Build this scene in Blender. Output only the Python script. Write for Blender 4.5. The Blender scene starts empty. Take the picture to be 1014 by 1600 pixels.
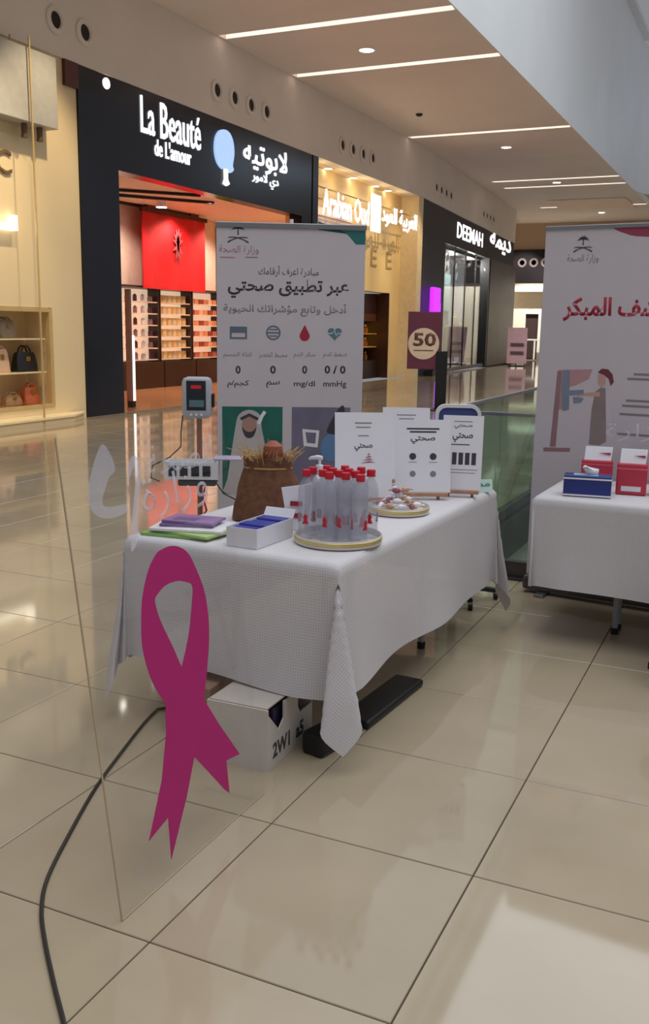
import bpy, bmesh, math, random
from mathutils import Vector, Matrix
random.seed(7)
SC = bpy.context.scene
COL = SC.collection
R = math.radians
# ------------------------------------------------------------------ camera
F, YAW, PITCH, ROLL, EYE = 1482.1, R(24.80), R(11.08), R(0.91), 1.58
_f = Vector((-math.sin(YAW)*math.cos(PITCH), math.cos(YAW)*math.cos(PITCH), -math.sin(PITCH)))
_r0 = Vector((math.cos(YAW), math.sin(YAW), 0)); _u0 = _r0.cross(_f)
_r = _r0*math.cos(ROLL) + _u0*math.sin(ROLL); _u = -_r0*math.sin(ROLL) + _u0*math.cos(ROLL)
cam = bpy.data.cameras.new('camera'); co = bpy.data.objects.new('camera', cam); COL.objects.link(co)
cam.sensor_fit = 'VERTICAL'; cam.sensor_height = 36; cam.lens = F*36/1600; cam.clip_start = .05; cam.clip_end = 300
m = Matrix((( _r.x, _u.x, -_f.x, 0), (_r.y, _u.y, -_f.y, 0), (_r.z, _u.z, -_f.z, EYE), (0, 0, 0, 1)))
co.matrix_world = m; SC.camera = co
# ------------------------------------------------------------------ world, daylight, exposure
SC.view_settings.view_transform = 'Standard'; SC.view_settings.look = 'None'
SC.view_settings.gamma = 1; SC.view_settings.use_curve_mapping = False
SC.view_settings.exposure = 0.0
SC.cycles.transparent_max_bounces = 40; SC.cycles.max_bounces = 10
w = bpy.data.worlds.new('world'); SC.world = w; w.use_nodes = True
w.node_tree.nodes['Background'].inputs[0].default_value = (.80, .80, .86, 1)
w.node_tree.nodes['Background'].inputs[1].default_value = .31
def area_light(name, loc, rot, sx, sy, power, col):
    l = bpy.data.lights.new(name, 'AREA'); l.shape = 'RECTANGLE'; l.size = sx; l.size_y = sy; l.energy = power; l.color = col
    o = bpy.data.objects.new(name, l); COL.objects.link(o); o.location = loc; o.rotation_euler = rot
    return o
# the glazed roof over the atrium
area_light('skylight_daylight', (2.1, 9.5, 14.0), (0, 0, 0), 15.0, 29, 3000, (.90, .95, 1.0))
# shop lighting: small lamps near the shop ceilings
def lamp(name, loc, power, col, r=.06):
    l = bpy.data.lights.new(name, 'POINT'); l.energy = power; l.color = col; l.shadow_soft_size = r
    o = bpy.data.objects.new(name, l); COL.objects.link(o); o.location = loc
def spot(name, loc, target, power, col, angle=100, r=.08):
    l = bpy.data.lights.new(name, 'SPOT'); l.energy = power; l.color = col; l.shadow_soft_size = r; l.spot_size = R(angle); l.spot_blend = .7
    o = bpy.data.objects.new(name, l); COL.objects.link(o); o.location = loc
    o.rotation_euler = (Vector(target)-Vector(loc)).to_track_quat('-Z', 'Y').to_euler()
for x, y in ((-13.3, 18.6), (-13.3, 20.6), (-13.3, 22.6), (-12.2, 16.5), (-12.0, 19.5), (-12.0, 22.5)): spot('beauty_shop_lamp', (x, y, 4.3), (x-.15, y, 0), 210, (1, .80, .66), 140)
# added spots without fittings below the promenade ceiling, brightening the pale shopfronts
for y in (9.8, 11.6): spot('bag_shop_fill', (-8.3, y, 6.95), (-10.6, y+.2, 2.2), 520, (1, .82, .54), 62)
for y in (23.0, 25.0, 27.0, 28.8): spot('honey_shop_fill', (-8.3, y, 6.95), (-11.0, y, 2.2), 520, (1, .80, .48), 46)
for y in (22.5, 23.9, 25.3, 26.7, 28.1): lamp('honey_sign_fill', (-10.66, y, 5.2), 5, (1, .80, .48))  # points added behind the sign letters to lighten their shadows
for x in (-12.5, -10.5, -8.5): spot('far_store_lamp', (x, 49.6, 6.9), (x, 52.2, 1.2), 1500, (1, .97, .9), 75)
for y in (34.0, 37.0, 39.5): lamp('display_lamp', (-11.75, y, 4.2), 150, (1, .95, .9))
# ------------------------------------------------------------------ photograph ray helpers (metres out)
def ray(x, y): return _r*((x-507)/F) - _u*((y-800)/F) + _f
E0 = Vector((0, 0, EYE))
def Pz(x, y, z): d = ray(x, y); return E0 + d*((z-EYE)/d.z)
def PX(x, y, X): d = ray(x, y); return E0 + d*(X/d.x)
def PY(x, y, Y): d = ray(x, y); return E0 + d*(Y/d.y)
def proj(p):
    v = Vector(p) - E0; k = v.dot(_f)
    return (507+F*v.dot(_r)/k, 800-F*v.dot(_u)/k, k) if k > .05 else (None, None, k)
# ------------------------------------------------------------------ materials
def lin(c):
    return tuple(((v/255)/12.92 if v/255 <= .04045 else ((v/255+.055)/1.055)**2.4) for v in c) + (1,)
MATS = {}
def mat(name, c, rough=.5, metal=0, var=.06, scale=8, bump=0, spec=.5, emit=0, ecol=None, sss=0):
    if name in MATS: return MATS[name]
    m = bpy.data.materials.new(name); m.use_nodes = True; nt = m.node_tree; b = nt.nodes['Principled BSDF']
    b.inputs['Roughness'].default_value = rough; b.inputs['Metallic'].default_value = metal
    b.inputs['Specular IOR Level'].default_value = spec
    tc = nt.nodes.new('ShaderNodeTexCoord'); nz = nt.nodes.new('ShaderNodeTexNoise'); nz.inputs['Scale'].default_value = scale
    nz.inputs['Detail'].default_value = 3
    nt.links.new(tc.outputs['Object'], nz.inputs['Vector'])
    rp = nt.nodes.new('ShaderNodeValToRGB'); L = lin(c)
    rp.color_ramp.elements[0].color = tuple(max(0, v*(1-var)) for v in L[:3])+(1,); rp.color_ramp.elements[0].position = .3
    rp.color_ramp.elements[1].color = tuple(min(1, v*(1+var)) for v in L[:3])+(1,); rp.color_ramp.elements[1].position = .7
    nt.links.new(nz.outputs['Fac'], rp.inputs[0]); nt.links.new(rp.outputs[0], b.inputs['Base Color'])
    if bump:
        bp = nt.nodes.new('ShaderNodeBump'); bp.inputs['Strength'].default_value = bump; bp.inputs['Distance'].default_value = .01
        nt.links.new(nz.outputs['Fac'], bp.inputs['Height']); nt.links.new(bp.outputs[0], b.inputs['Normal'])
    if emit:
        b.inputs['Emission Color'].default_value = lin(ecol or c); b.inputs['Emission Strength'].default_value = emit
    MATS[name] = m; return m
def glass_mat(name, tint, refl=1.0, rough=.0, ior=1.49):
    m = bpy.data.materials.new(name); m.use_nodes = True; nt = m.node_tree; nt.nodes.clear()
    o = nt.nodes.new('ShaderNodeOutputMaterial'); mx = nt.nodes.new('ShaderNodeMixShader'); tr = nt.nodes.new('ShaderNodeBsdfTransparent')
    gl = nt.nodes.new('ShaderNodeBsdfGlossy'); lw = nt.nodes.new('ShaderNodeLayerWeight'); lw.inputs[0].default_value = .5
    pw = nt.nodes.new('ShaderNodeMath'); pw.operation = 'POWER'; pw.inputs[1].default_value = 5
    mu = nt.nodes.new('ShaderNodeMath'); mu.operation = 'MULTIPLY_ADD'; mu.inputs[1].default_value = .9*refl; mu.inputs[2].default_value = .04*refl
    nt.links.new(lw.outputs['Facing'], pw.inputs[0])
    tr.inputs[0].default_value = tint+(1,); gl.inputs['Roughness'].default_value = rough
    nt.links.new(pw.outputs[0], mu.inputs[0]); nt.links.new(mu.outputs[0], mx.inputs[0])
    nt.links.new(tr.outputs[0], mx.inputs[1]); nt.links.new(gl.outputs[0], mx.inputs[2]); nt.links.new(mx.outputs[0], o.inputs[0])
    MATS[name] = m; return m
def alpha_mat(name, c, alpha):
    m = mat(name, c, .5); m.node_tree.nodes['Principled BSDF'].inputs['Alpha'].default_value = alpha; return m
def tile_mat():
    m = bpy.data.materials.new('polished_tile'); m.use_nodes = True; nt = m.node_tree; b = nt.nodes['Principled BSDF']
    tc = nt.nodes.new('ShaderNodeTexCoord'); oi = nt.nodes.new('ShaderNodeObjectInfo')
    g = nt.nodes.new('ShaderNodeNewGeometry')
    n1 = nt.nodes.new('ShaderNodeTexNoise'); n1.inputs['Scale'].default_value = 1.6; n1.inputs['Detail'].default_value = 6
    n2 = nt.nodes.new('ShaderNodeTexNoise'); n2.inputs['Scale'].default_value = 60
    nt.links.new(g.outputs['Position'], n1.inputs['Vector']); nt.links.new(g.outputs['Position'], n2.inputs['Vector'])
    rp = nt.nodes.new('ShaderNodeValToRGB')
    rp.color_ramp.elements[0].color = lin((160, 145, 121)); rp.color_ramp.elements[0].position = .25
    rp.color_ramp.elements[1].color = lin((178, 162, 137)); rp.color_ramp.elements[1].position = .75
    nt.links.new(n1.outputs['Fac'], rp.inputs[0])
    hs = nt.nodes.new('ShaderNodeHueSaturation'); mr = nt.nodes.new('ShaderNodeMapRange')
    mr.inputs['To Min'].default_value = .95; mr.inputs['To Max'].default_value = 1.04
    nt.links.new(oi.outputs['Random'], mr.inputs[0]); nt.links.new(mr.outputs[0], hs.inputs['Value']); nt.links.new(rp.outputs[0], hs.inputs['Color'])
    nt.links.new(hs.outputs[0], b.inputs['Base Color'])
    r2 = nt.nodes.new('ShaderNodeMapRange'); r2.inputs['To Min'].default_value = .035; r2.inputs['To Max'].default_value = .075
    nt.links.new(n1.outputs['Fac'], r2.inputs[0]); nt.links.new(r2.outputs[0], b.inputs['Roughness'])
    b.inputs['IOR'].default_value = 1.55
    return m
def cloth_mat():
    m = bpy.data.materials.new('white_table_cloth'); m.use_nodes = True; nt = m.node_tree; b = nt.nodes['Principled BSDF']
    b.inputs['Base Color'].default_value = lin((208, 204, 206)); b.inputs['Roughness'].default_value = .85
    tc = nt.nodes.new('ShaderNodeTexCoord'); mp = nt.nodes.new('ShaderNodeMapping'); mp.inputs['Scale'].default_value = (95, 95, 95)
    ck = nt.nodes.new('ShaderNodeTexVoronoi'); ck.inputs['Scale'].default_value = 1; ck.inputs['Randomness'].default_value = 0
    nt.links.new(tc.outputs['UV'], mp.inputs[0]); nt.links.new(mp.outputs[0], ck.inputs['Vector'])
    rp = nt.nodes.new('ShaderNodeValToRGB'); rp.color_ramp.elements[0].color = lin((186, 180, 181)); rp.color_ramp.elements[1].color = lin((212, 208, 210))
    rp.color_ramp.elements[0].position = .12; rp.color_ramp.elements[1].position = .35
    nt.links.new(ck.outputs['Distance'], rp.inputs[0]); nt.links.new(rp.outputs[0], b.inputs['Base Color'])
    bp = nt.nodes.new('ShaderNodeBump'); bp.inputs['Strength'].default_value = .25; bp.inputs['Distance'].default_value = .002
    nt.links.new(ck.outputs['Distance'], bp.inputs['Height']); nt.links.new(bp.outputs[0], b.inputs['Normal'])
    # thin lace: lets a little of the scene behind through
    b.inputs['Alpha'].default_value = .93
    return m
TILE = tile_mat(); CLOTH = cloth_mat()
ACRYL = glass_mat('clear_acrylic', (.992, .992, .994), .6)
ACEDGE = mat('acrylic_edge', (186, 164, 136), .2)
RAILGL = glass_mat('green_railing_glass', (.80, .88, .83), .9)
SHOPGL = glass_mat('shop_glass', (.95, .96, .95), .8)
BOTGL = mat('clear_bottle_plastic', (188, 190, 206), .12); BOTGL.node_tree.nodes['Principled BSDF'].inputs['Alpha'].default_value = .34
CEIL = mat('ceiling_paint', (234, 222, 213), .7, var=.03, scale=.6)
FASC = mat('fascia_paint', (232, 221, 208), .6, var=.04, scale=.7)
VOIDP = mat('atrium_paint', (228, 230, 230), .6, var=.03, scale=.5)
BLACKG = mat('navy_gloss_panel', (18, 19, 30), .18, var=.2, scale=.6)
DGREY = mat('charcoal_panel', (48, 47, 49), .55, var=.08, scale=.5)
BROWN = mat('brown_stone_column', (84, 68, 63), .5, var=.12, scale=1.2)
CREAM = mat('cream_plaster', (232, 208, 164), .5, var=.04, scale=.8)
OUDW = mat('honey_plaster', (226, 196, 140), .5, var=.05, scale=.8)
GROUT = mat('dark_grout', (74, 58, 44), .9)
WHITE = mat('white_paint', (232, 230, 230), .5)
WPLAST = mat('white_plastic', (226, 226, 230), .35)
GPLAST = mat('grey_plastic', (150, 154, 160), .4)
BLACK = mat('black_plastic', (16, 15, 17), .45)
STEEL = mat('brushed_steel', (150, 150, 152), .35, metal=.9)
WOOD = mat('pale_wood', (176, 132, 108), .5, var=.15, scale=30)
RED = mat('red_plastic', (200, 26, 48), .4)
MAG = mat('magenta_vinyl', (178, 20, 108), .55, var=.02)
PAPER = mat('white_paper', (226, 224, 230), .7, var=.02)
INK = mat('dark_ink', (62, 58, 66), .7)
GINK = mat('grey_ink', (132, 124, 126), .7)
PINKI = mat('dusty_pink_ink', (168, 112, 118), .7)
REDI = mat('crimson_ink', (166, 36, 60), .7)
TEAL = mat('teal_ink', (36, 106, 104), .7)
BANN = mat('banner_vinyl', (198, 190, 194), .55, var=.02)
GLOW = mat('sign_glow', (255, 255, 255), .5, emit=1.15, ecol=(245, 248, 255))
GLOWB = mat('pale_blue_sign_glow', (190, 215, 250), .5, emit=.9, ecol=(165, 200, 250))
GLOWM = mat('white_sign_glow', (255, 255, 255), .5, emit=1.5, ecol=(255, 246, 250))
LAMP = mat('downlight_glow', (255, 250, 240), .5, emit=9, ecol=(255, 246, 232))
SLOT = mat('slot_light_diffuser', (255, 240, 230), .5, emit=.62, ecol=(255, 232, 222))
DARKH = mat('nozzle_throat', (40, 30, 22), .7)
# ------------------------------------------------------------------ mesh builder
class MB:
    def __init__(s): s.v = []; s.f = []; s.uv = None
    def add(s, vs, fs):
        n = len(s.v); s.v += [tuple(v) for v in vs]; s.f += [tuple(i+n for i in f) for f in fs]; return s
    def box(s, x0, x1, y0, y1, z0, z1):
        return s.add([(x0,y0,z0),(x1,y0,z0),(x1,y1,z0),(x0,y1,z0),(x0,y0,z1),(x1,y0,z1),(x1,y1,z1),(x0,y1,z1)],
                     [(3,2,1,0),(4,5,6,7),(0,1,5,4),(1,2,6,5),(2,3,7,6),(3,0,4,7)])
    def bbox(s, x0, x1, y0, y1, z0, z1, b=.004):          # bevelled box
        bm = bmesh.new(); bmesh.ops.create_cube(bm, size=1)
        for v in bm.verts: v.co = Vector(((x0+x1)/2+v.co.x*(x1-x0), (y0+y1)/2+v.co.y*(y1-y0), (z0+z1)/2+v.co.z*(z1-z0)))
        bmesh.ops.bevel(bm, geom=bm.edges[:], offset=b, segments=2, profile=.5, affect='EDGES')
        bm.verts.index_update()
        s.add([v.co for v in bm.verts], [[v.index for v in f.verts] for f in bm.faces]); bm.free(); return s
    def frustum(s, pts0, pts1):                            # loft two equal polygons with caps
        n = len(pts0)
        return s.add(list(pts0)+list(pts1), [tuple(range(n))[::-1], tuple(range(n, 2*n))]+[(i, (i+1) % n, n+(i+1) % n, n+i) for i in range(n)])
    def loft(s, rings, caps=True, closed=True):
        n = len(rings[0]); vs = [p for r in rings for p in r]; fs = []
        for k in range(len(rings)-1):
            for i in range(n if closed else n-1):
                j = (i+1) % n; fs.append((k*n+i, k*n+j, (k+1)*n+j, (k+1)*n+i))
        if caps: fs += [tuple(range(n))[::-1], tuple(range((len(rings)-1)*n, len(rings)*n))]
        return s.add(vs, fs)
    def lathe(s, prof, c=(0, 0, 0), n=20, axis='z', caps=True):
        rings = []
        for r, h in prof:
            ring = []
            for i in range(n):
                a = 2*math.pi*i/n; x, y = r*math.cos(a), r*math.sin(a)
                p = (x, y, h) if axis == 'z' else ((h, x, y) if axis == 'x' else (y, h, x))
                ring.append((c[0]+p[0], c[1]+p[1], c[2]+p[2]))
            rings.append(ring)
        return s.loft(rings, caps)
    def tube(s, pts, r, n=8):
        pts = [Vector(p) for p in pts]; rings = []
        up = Vector((0, 0, 1))
        for i, p in enumerate(pts):
            t = (pts[min(i+1, len(pts)-1)]-pts[max(i-1, 0)]).normalized()
            a = t.cross(up); a = a if a.length > .01 else t.cross(Vector((1, 0, 0))); a.normalize(); b = a.cross(t)
            rr = r[i] if isinstance(r, (list, tuple)) else r
            rings.append([p+a*(rr*math.cos(2*math.pi*k/n))+b*(rr*math.sin(2*math.pi*k/n)) for k in range(n)])
        return s.loft(rings)
    def prism(s, poly, mapf, d):                           # poly (a,b) list, mapf(a,b,c)->xyz, extruded c 0..d
        n = len(poly)
        return s.add([mapf(a, b, 0) for a, b in poly]+[mapf(a, b, d) for a, b in poly],
                     [tuple(range(n)), tuple(range(n, 2*n))[::-1]]+[(i, n+i, n+(i+1) % n, (i+1) % n) for i in range(n)])
    def build(s, name, material, parent=None, loc=None, rot=None, smooth=False, ang=35):
        me = bpy.data.meshes.new(name); me.from_pydata(s.v, [], s.f); me.update()
        bm = bmesh.new(); bm.from_mesh(me); bmesh.ops.recalc_face_normals(bm, faces=bm.faces); bm.to_mesh(me); bm.free()
        me.materials.append(material)
        if smooth: me.shade_smooth(); me.set_sharp_from_angle(angle=R(ang))
        return link(name, me, parent, loc, rot)
def link(name, me, parent=None, loc=None, rot=None):
    o = bpy.data.objects.new(name, me); COL.objects.link(o)
    if parent: o.parent = parent
    if loc is not None: o.location = loc
    if rot is not None: o.rotation_euler = rot
    return o
def tag(o, label, cat, group=None, kind=None):
    if label: o['label'] = label
    if cat: o['category'] = cat
    if group: o['group'] = group
    if kind: o['kind'] = kind
    return o
def thing(name, label, cat, loc=(0, 0, 0), rz=0, group=None):
    o = bpy.data.objects.new(name, None); COL.objects.link(o); o.location = loc; o.rotation_euler = (0, 0, rz); o.empty_display_size = .1
    return tag(o, label, cat, group)
def struct(o, label=None, cat=None): return tag(o, label, cat, kind='structure')
KIDS = {}
def dup(root, loc=None, rz=None, label=None):
    c = root.copy(); COL.objects.link(c)
    if loc is not None: c.location = loc
    if rz is not None: c.rotation_euler = (0, 0, rz)
    if label: c['label'] = label
    for ch in root.children:
        k = ch.copy(); COL.objects.link(k); k.parent = c
        for g in ch.children:
            q = g.copy(); COL.objects.link(q); q.parent = k
    return c
# ------------------------------------------------------------------ lettering
_AF = {'ا': (0xFE8D, 2), 'ب': (0xFE8F, 4), 'ت': (0xFE95, 4), 'ة': (0xFE93, 2), 'ث': (0xFE99, 4), 'ج': (0xFE9D, 4), 'ح': (0xFEA1, 4), 'خ': (0xFEA5, 4),
       'د': (0xFEA9, 2), 'ذ': (0xFEAB, 2), 'ر': (0xFEAD, 2), 'ز': (0xFEAF, 2), 'س': (0xFEB1, 4), 'ش': (0xFEB5, 4), 'ص': (0xFEB9, 4), 'ض': (0xFEBD, 4),
       'ط': (0xFEC1, 4), 'ظ': (0xFEC5, 4), 'ع': (0xFEC9, 4), 'غ': (0xFECD, 4), 'ف': (0xFED1, 4), 'ق': (0xFED5, 4), 'ك': (0xFED9, 4), 'ل': (0xFEDD, 4),
       'م': (0xFEE1, 4), 'ن': (0xFEE5, 4), 'ه': (0xFEE9, 4), 'و': (0xFEED, 2), 'ى': (0xFEEF, 2), 'ي': (0xFEF1, 4), 'أ': (0xFE83, 2), 'إ': (0xFE87, 2),
       'آ': (0xFE81, 2), 'ؤ': (0xFE85, 2), 'ئ': (0xFE89, 4), 'ء': (0xFE80, 1)}
def arabic(s):
    out = []; i = 0; joined = False
    while i < len(s):
        ch = s[i]
        if ch in _AF:
            if ch == 'ل' and i+1 < len(s) and s[i+1] in 'اأإ':
                base = {'ا': 0xFEFB, 'أ': 0xFEF7, 'إ': 0xFEF9}[s[i+1]]
                out.append(chr(base+(1 if joined else 0))); joined = False; i += 2; continue
            base, n = _AF[ch]; nxt = i+1 < len(s) and s[i+1] in _AF and _AF[s[i+1]][1] > 1
            canj = n == 4 and nxt
            if n == 1: form = 0
            elif joined and canj: form = 3
            elif joined: form = 1
            elif canj: form = 2
            else: form = 0
            out.append(chr(base+form)); joined = canj
        else:
            out.append(ch); joined = False
        i += 1
    return ''.join(reversed(out))
def text_mesh(body, width=None, height=None, bold=0, depth=.002, ar=False):
    """lettering as a mesh, centred on x, baseline region centred on y"""
    c = bpy.data.curves.new('lettering', 'FONT'); c.body = arabic(body) if ar else body
    c.resolution_u = 2; c.offset = bold; c.extrude = 0
    o = bpy.data.objects.new('lettering', c); COL.objects.link(o)
    me = bpy.data.meshes.new_from_object(o.evaluated_get(bpy.context.evaluated_depsgraph_get()))
    bpy.data.objects.remove(o); bpy.data.curves.remove(c)
    xs = [v.co.x for v in me.vertices]; ys = [v.co.y for v in me.vertices]
    x0, x1, y0, y1 = min(xs), max(xs), min(ys), max(ys)
    sx = width/(x1-x0) if width else None; sy = height/(y1-y0) if height else None
    sx = sx or sy; sy = sy or sx
    for v in me.vertices: v.co = ((v.co.x-(x0+x1)/2)*sx, (v.co.y-(y0+y1)/2)*sy, 0)
    if depth:
        bm = bmesh.new(); bm.from_mesh(me); bmesh.ops.remove_doubles(bm, verts=bm.verts, dist=1e-6)
        g = bmesh.ops.extrude_face_region(bm, geom=bm.faces[:])
        for v in [e for e in g['geom'] if isinstance(e, bmesh.types.BMVert)]: v.co.z += depth
        bmesh.ops.recalc_face_normals(bm, faces=bm.faces); bm.to_mesh(me); bm.free()
    return me
FRONT = (math.pi/2, 0, 0)                 # lies in an XZ plane, read from -Y
SIDE = (math.pi/2, 0, math.pi/2)          # lies in a YZ plane, read from +X
def lettering(name, body, material, parent, loc, rot, width=None, height=None, bold=0, depth=.002, ar=False):
    me = text_mesh(body, width, height, bold, depth, ar); me.materials.append(material)
    return link(name, me, parent, loc, rot)
# ================================================================== SETTING
TS = .6718; GX0 = -1.3235; GY0 = 1.82
VX = GX0-TS                                  # left edge of the atrium opening
VY0 = GY0+6*TS; VY1 = GY0+33*TS              # near and far edge of the opening
WX = -10.45                                  # shopfront line
bend0 = Vector((-10.45, 29.65)); bend1 = Vector((-11.63, 46.2))
m = MB()
m.box(WX-.05, VX, -2.5, 60, -.3, -.006).box(VX, 5.0, -2.5, VY0, -.3, -.006).box(VX, 5.0, VY1, 60, -.3, -.006).box(-14, WX-.05, 46.4, 60, -.3, -.006)
floor = struct(m.build('floor', GROUT))
g = .0042; b = .002
tm = MB(); hx = TS/2-g/2
tm.frustum([(-hx, -hx, -.006), (hx, -hx, -.006), (hx, hx, -.006), (-hx, hx, -.006)], [(-hx, -hx, -b), (hx, -hx, -b), (hx, hx, -b), (-hx, hx, -b)])
tm.frustum([(-hx, -hx, -b), (hx, -hx, -b), (hx, hx, -b), (-hx, hx, -b)], [(-hx+b, -hx+b, 0), (hx-b, -hx+b, 0), (hx-b, hx-b, 0), (-hx+b, hx-b, 0)])
cells = []
for i in range(-15, 10):
    for j in range(-6, 86):
        cx, cy = GX0+(i+.5)*TS, GY0+(j+.5)*TS
        if cx-TS/2 < WX-.3 or cy > 59.5: continue
        if cx > VX and VY0 < cy < VY1: continue
        x, y, k = proj((cx, cy, 0)); area = 0
        if x is not None and k > .2:
            q = [proj((cx+a*TS/2, cy+c*TS/2, 0)) for a, c in ((-1, -1), (1, -1), (1, 1), (-1, 1))]
            if all(t[2] > .2 for t in q) and any(-20 < t[0] < 1034 and 0 < t[1] < 1640 for t in q):
                area = abs(sum(q[n][0]*q[(n+1) % 4][1]-q[(n+1) % 4][0]*q[n][1] for n in range(4)))/2
        cells.append((area, cx, cy))
cells.sort(reverse=True)
tme = None
for n, (a_, cx, cy) in enumerate(cells[:300]):
    if tme is None:
        o = tm.build('tile', TILE, floor, (cx, cy, 0)); tme = o.data
    else: link('tile', tme, floor, (cx, cy, 0))
rest = MB()
for a_, cx, cy in cells[300:]:
    rest.add([(x+cx, y+cy, z) for x, y, z in tm.v], tm.f)
o = rest.build('distant_tiles', TILE, floor); o['kind'] = 'stuff'
# atrium opening: dark kerb, pit and lower level
KERB = mat('dark_kerb_metal', (72, 62, 58), .35, metal=.3)
struct(MB().box(VX, 5, VY0+.002, VY0+.16, -.3, .012).box(VX, VX+.16, VY0+.162, VY1, -.3, .012).box(VX+.162, 5, VY1-.16, VY1-.002, -.3, .012).build('trim_1', KERB))
PIT = mat('pit_wall_paint', (176, 178, 170), .6)
struct(MB().box(VX-.1, VX, VY0, VY1, -5.5, -.301).box(VX-.1, 5, VY1, VY1+.1, -5.5, -.301).box(VX, 5, VY0-.1, VY0, -5.5, -.301).build('wall_pit', PIT))
struct(MB().box(VX-.1, 5, VY0-.1, VY1+.1, -5.6, -5.501).build('floor_lower', mat('lower_floor_stone', (150, 164, 156), .15, var=.2, scale=.8)))
# ceiling over the promenade with its light slots
CZ = 7.1; CE = -5.6
slots = [17.26, 20.4, 27.95, 37.2, 39.0, 45.6]
m = MB(); ys = [8.0]
for s_ in slots: ys += [s_-.13, s_+.13]
ys.append(60)
for a, c in zip(ys[0::2], ys[1::2]): m.box(-13.5, CE-.01, a, c, CZ, CZ+.25)
for s_ in slots: m.box(-13.5, -10.35, s_-.13, s_+.13, CZ, CZ+.25).box(-13.5, CE-.01, s_-.13, s_+.13, CZ+.125, CZ+.25)
struct(m.build('ceiling', CEIL))
nth = ['nearest', 'second', 'third', 'fourth', 'fifth', 'farthest']
for n, s_ in enumerate(slots):
    t = thing('slot_light', nth[n]+' long light slot crossing the promenade ceiling', 'ceiling light', (-8.0, s_, CZ+.12), group='ceiling light slots')
    MB().box(-2.33, 2.33, -.128, .128, -.012, 0).build('diffuser', SLOT, t)
    MB().box(-2.33, 2.33, -.13, -.118, -.119, -.013).box(-2.33, 2.33, .118, .13, -.119, -.013).build('slot_lining', SLOT, t)
# plaster fascia above the shops
m = MB()
m.box(-10.75, -10.40, 5, 29.65, 5.6, CZ-.002)
m.frustum([(-10.75, 29.65, 5.6), (-10.40, 29.65, 5.6), (-11.58, 46.2, 5.6), (-11.93, 46.2, 5.6)], [(-10.75, 29.65, CZ-.002), (-10.40, 29.65, CZ-.002), (-11.58, 46.2, CZ-.002), (-11.93, 46.2, CZ-.002)])
fas = struct(m.build('wall_fascia', FASC))
# atrium side fascia, its rounded end and the upper storey
m = MB(); prof = [(CE, 9.0)]
for k in range(0, 9):
    a = k/8*math.pi/2; prof.append((CE+3-3*math.cos(a), 41+3*math.sin(a)))
prof.append((6.0, 44.0))
outer = [(x-.03, y+.03) for x, y in prof]
rings = []
for (x, y), (x2, y2) in zip(prof, outer): rings.append([(x, y, CZ-.004), (x, y, 12.6), (x2, y2, 12.6), (x2, y2, CZ-.004)])
m.loft(rings)
struct(m.build('wall_atrium', VOIDP))
struct(MB().box(CE-.35, CE+.25, 9, 41, 12.6, 12.75).build('trim_2', WHITE))
MB_ = MB(); MB_.box(-5.3, 5.5, 43.92, 43.98, 8.6, 11.6)
win = struct(MB_.build('window_1', mat('daylit_glazing', (210, 225, 240), .2, emit=1.0, ecol=(205, 225, 245))))
for x in (-4.4, -2.6, -.8): MB().box(x-.04, x+.04, 43.86, 43.915, 8.6, 11.6).build('mullion', WHITE, win)
t = struct(MB().box(-9.5, -6.2, 43.0, 46.5, CZ-.04, CZ-.005).build('trim_3', mat('cove_plaster', (240, 215, 195), .6)))
# end of the promenade
EY = 52.0
struct(MB().box(-14, 6, EY, EY+.3, 5.75, CZ+1.5).box(-14, 6, EY+4.5, EY+4.8, 0, 5.75).build('wall_end', mat('end_wall_plaster', (196, 172, 148), .6)))
struct(MB().box(-14, -13.7, 46.5, EY+4.5, 0, CZ).build('wall_end_side', CREAM))
# far store: dark header with grey rings, bright white interior
hd = thing('store_header', 'black header band with round rings over the far white store', 'shop sign', (-11.0, EY-.05, 4.05))
MB().box(-2.6, 5, -.12, 0, 0, 1.7).build('panel', mat('black_header', (22, 16, 20), .35), hd)
for k in range(8):
    MB().lathe([(.24, 0), (.24, -.02), (.13, -.02), (.13, 0)], (-1.55+.62*k, -.121, 1.02), 16, 'y').build('ring', mat('grey_ring', (104, 92, 92), .4), hd)
st = thing('white_storefront', 'bright white storefront with dark doorway at the far end', 'shop', (-11.0, EY, 0))
MB().box(-2.6, -1.25, 0, .3, 0, 4.0).box(-.55, 5, 0, .3, 0, 4.0).box(-1.25, -.55, 0, .3, 2.4, 4.0).build('wall', mat('white_store_wall', (240, 232, 215), .5), st)
MB().box(-1.25, -.55, .12, .2, 0, 2.4).build('door', mat('dark_door', (66, 52, 50), .4), st)
MB().box(-1.9, .9, -.5, .0, 3.55, 3.85).build('canopy', WHITE, st)
for k in range(5): MB().box(-2.45+.9*k, -2.37+.9*k, -.35, -.27, 0, 1.0).build('post', WHITE, st)
MB().box(-2.5, 1.4, -.36, -.26, 1.0, 1.08).build('rail', WHITE, st)
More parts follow.
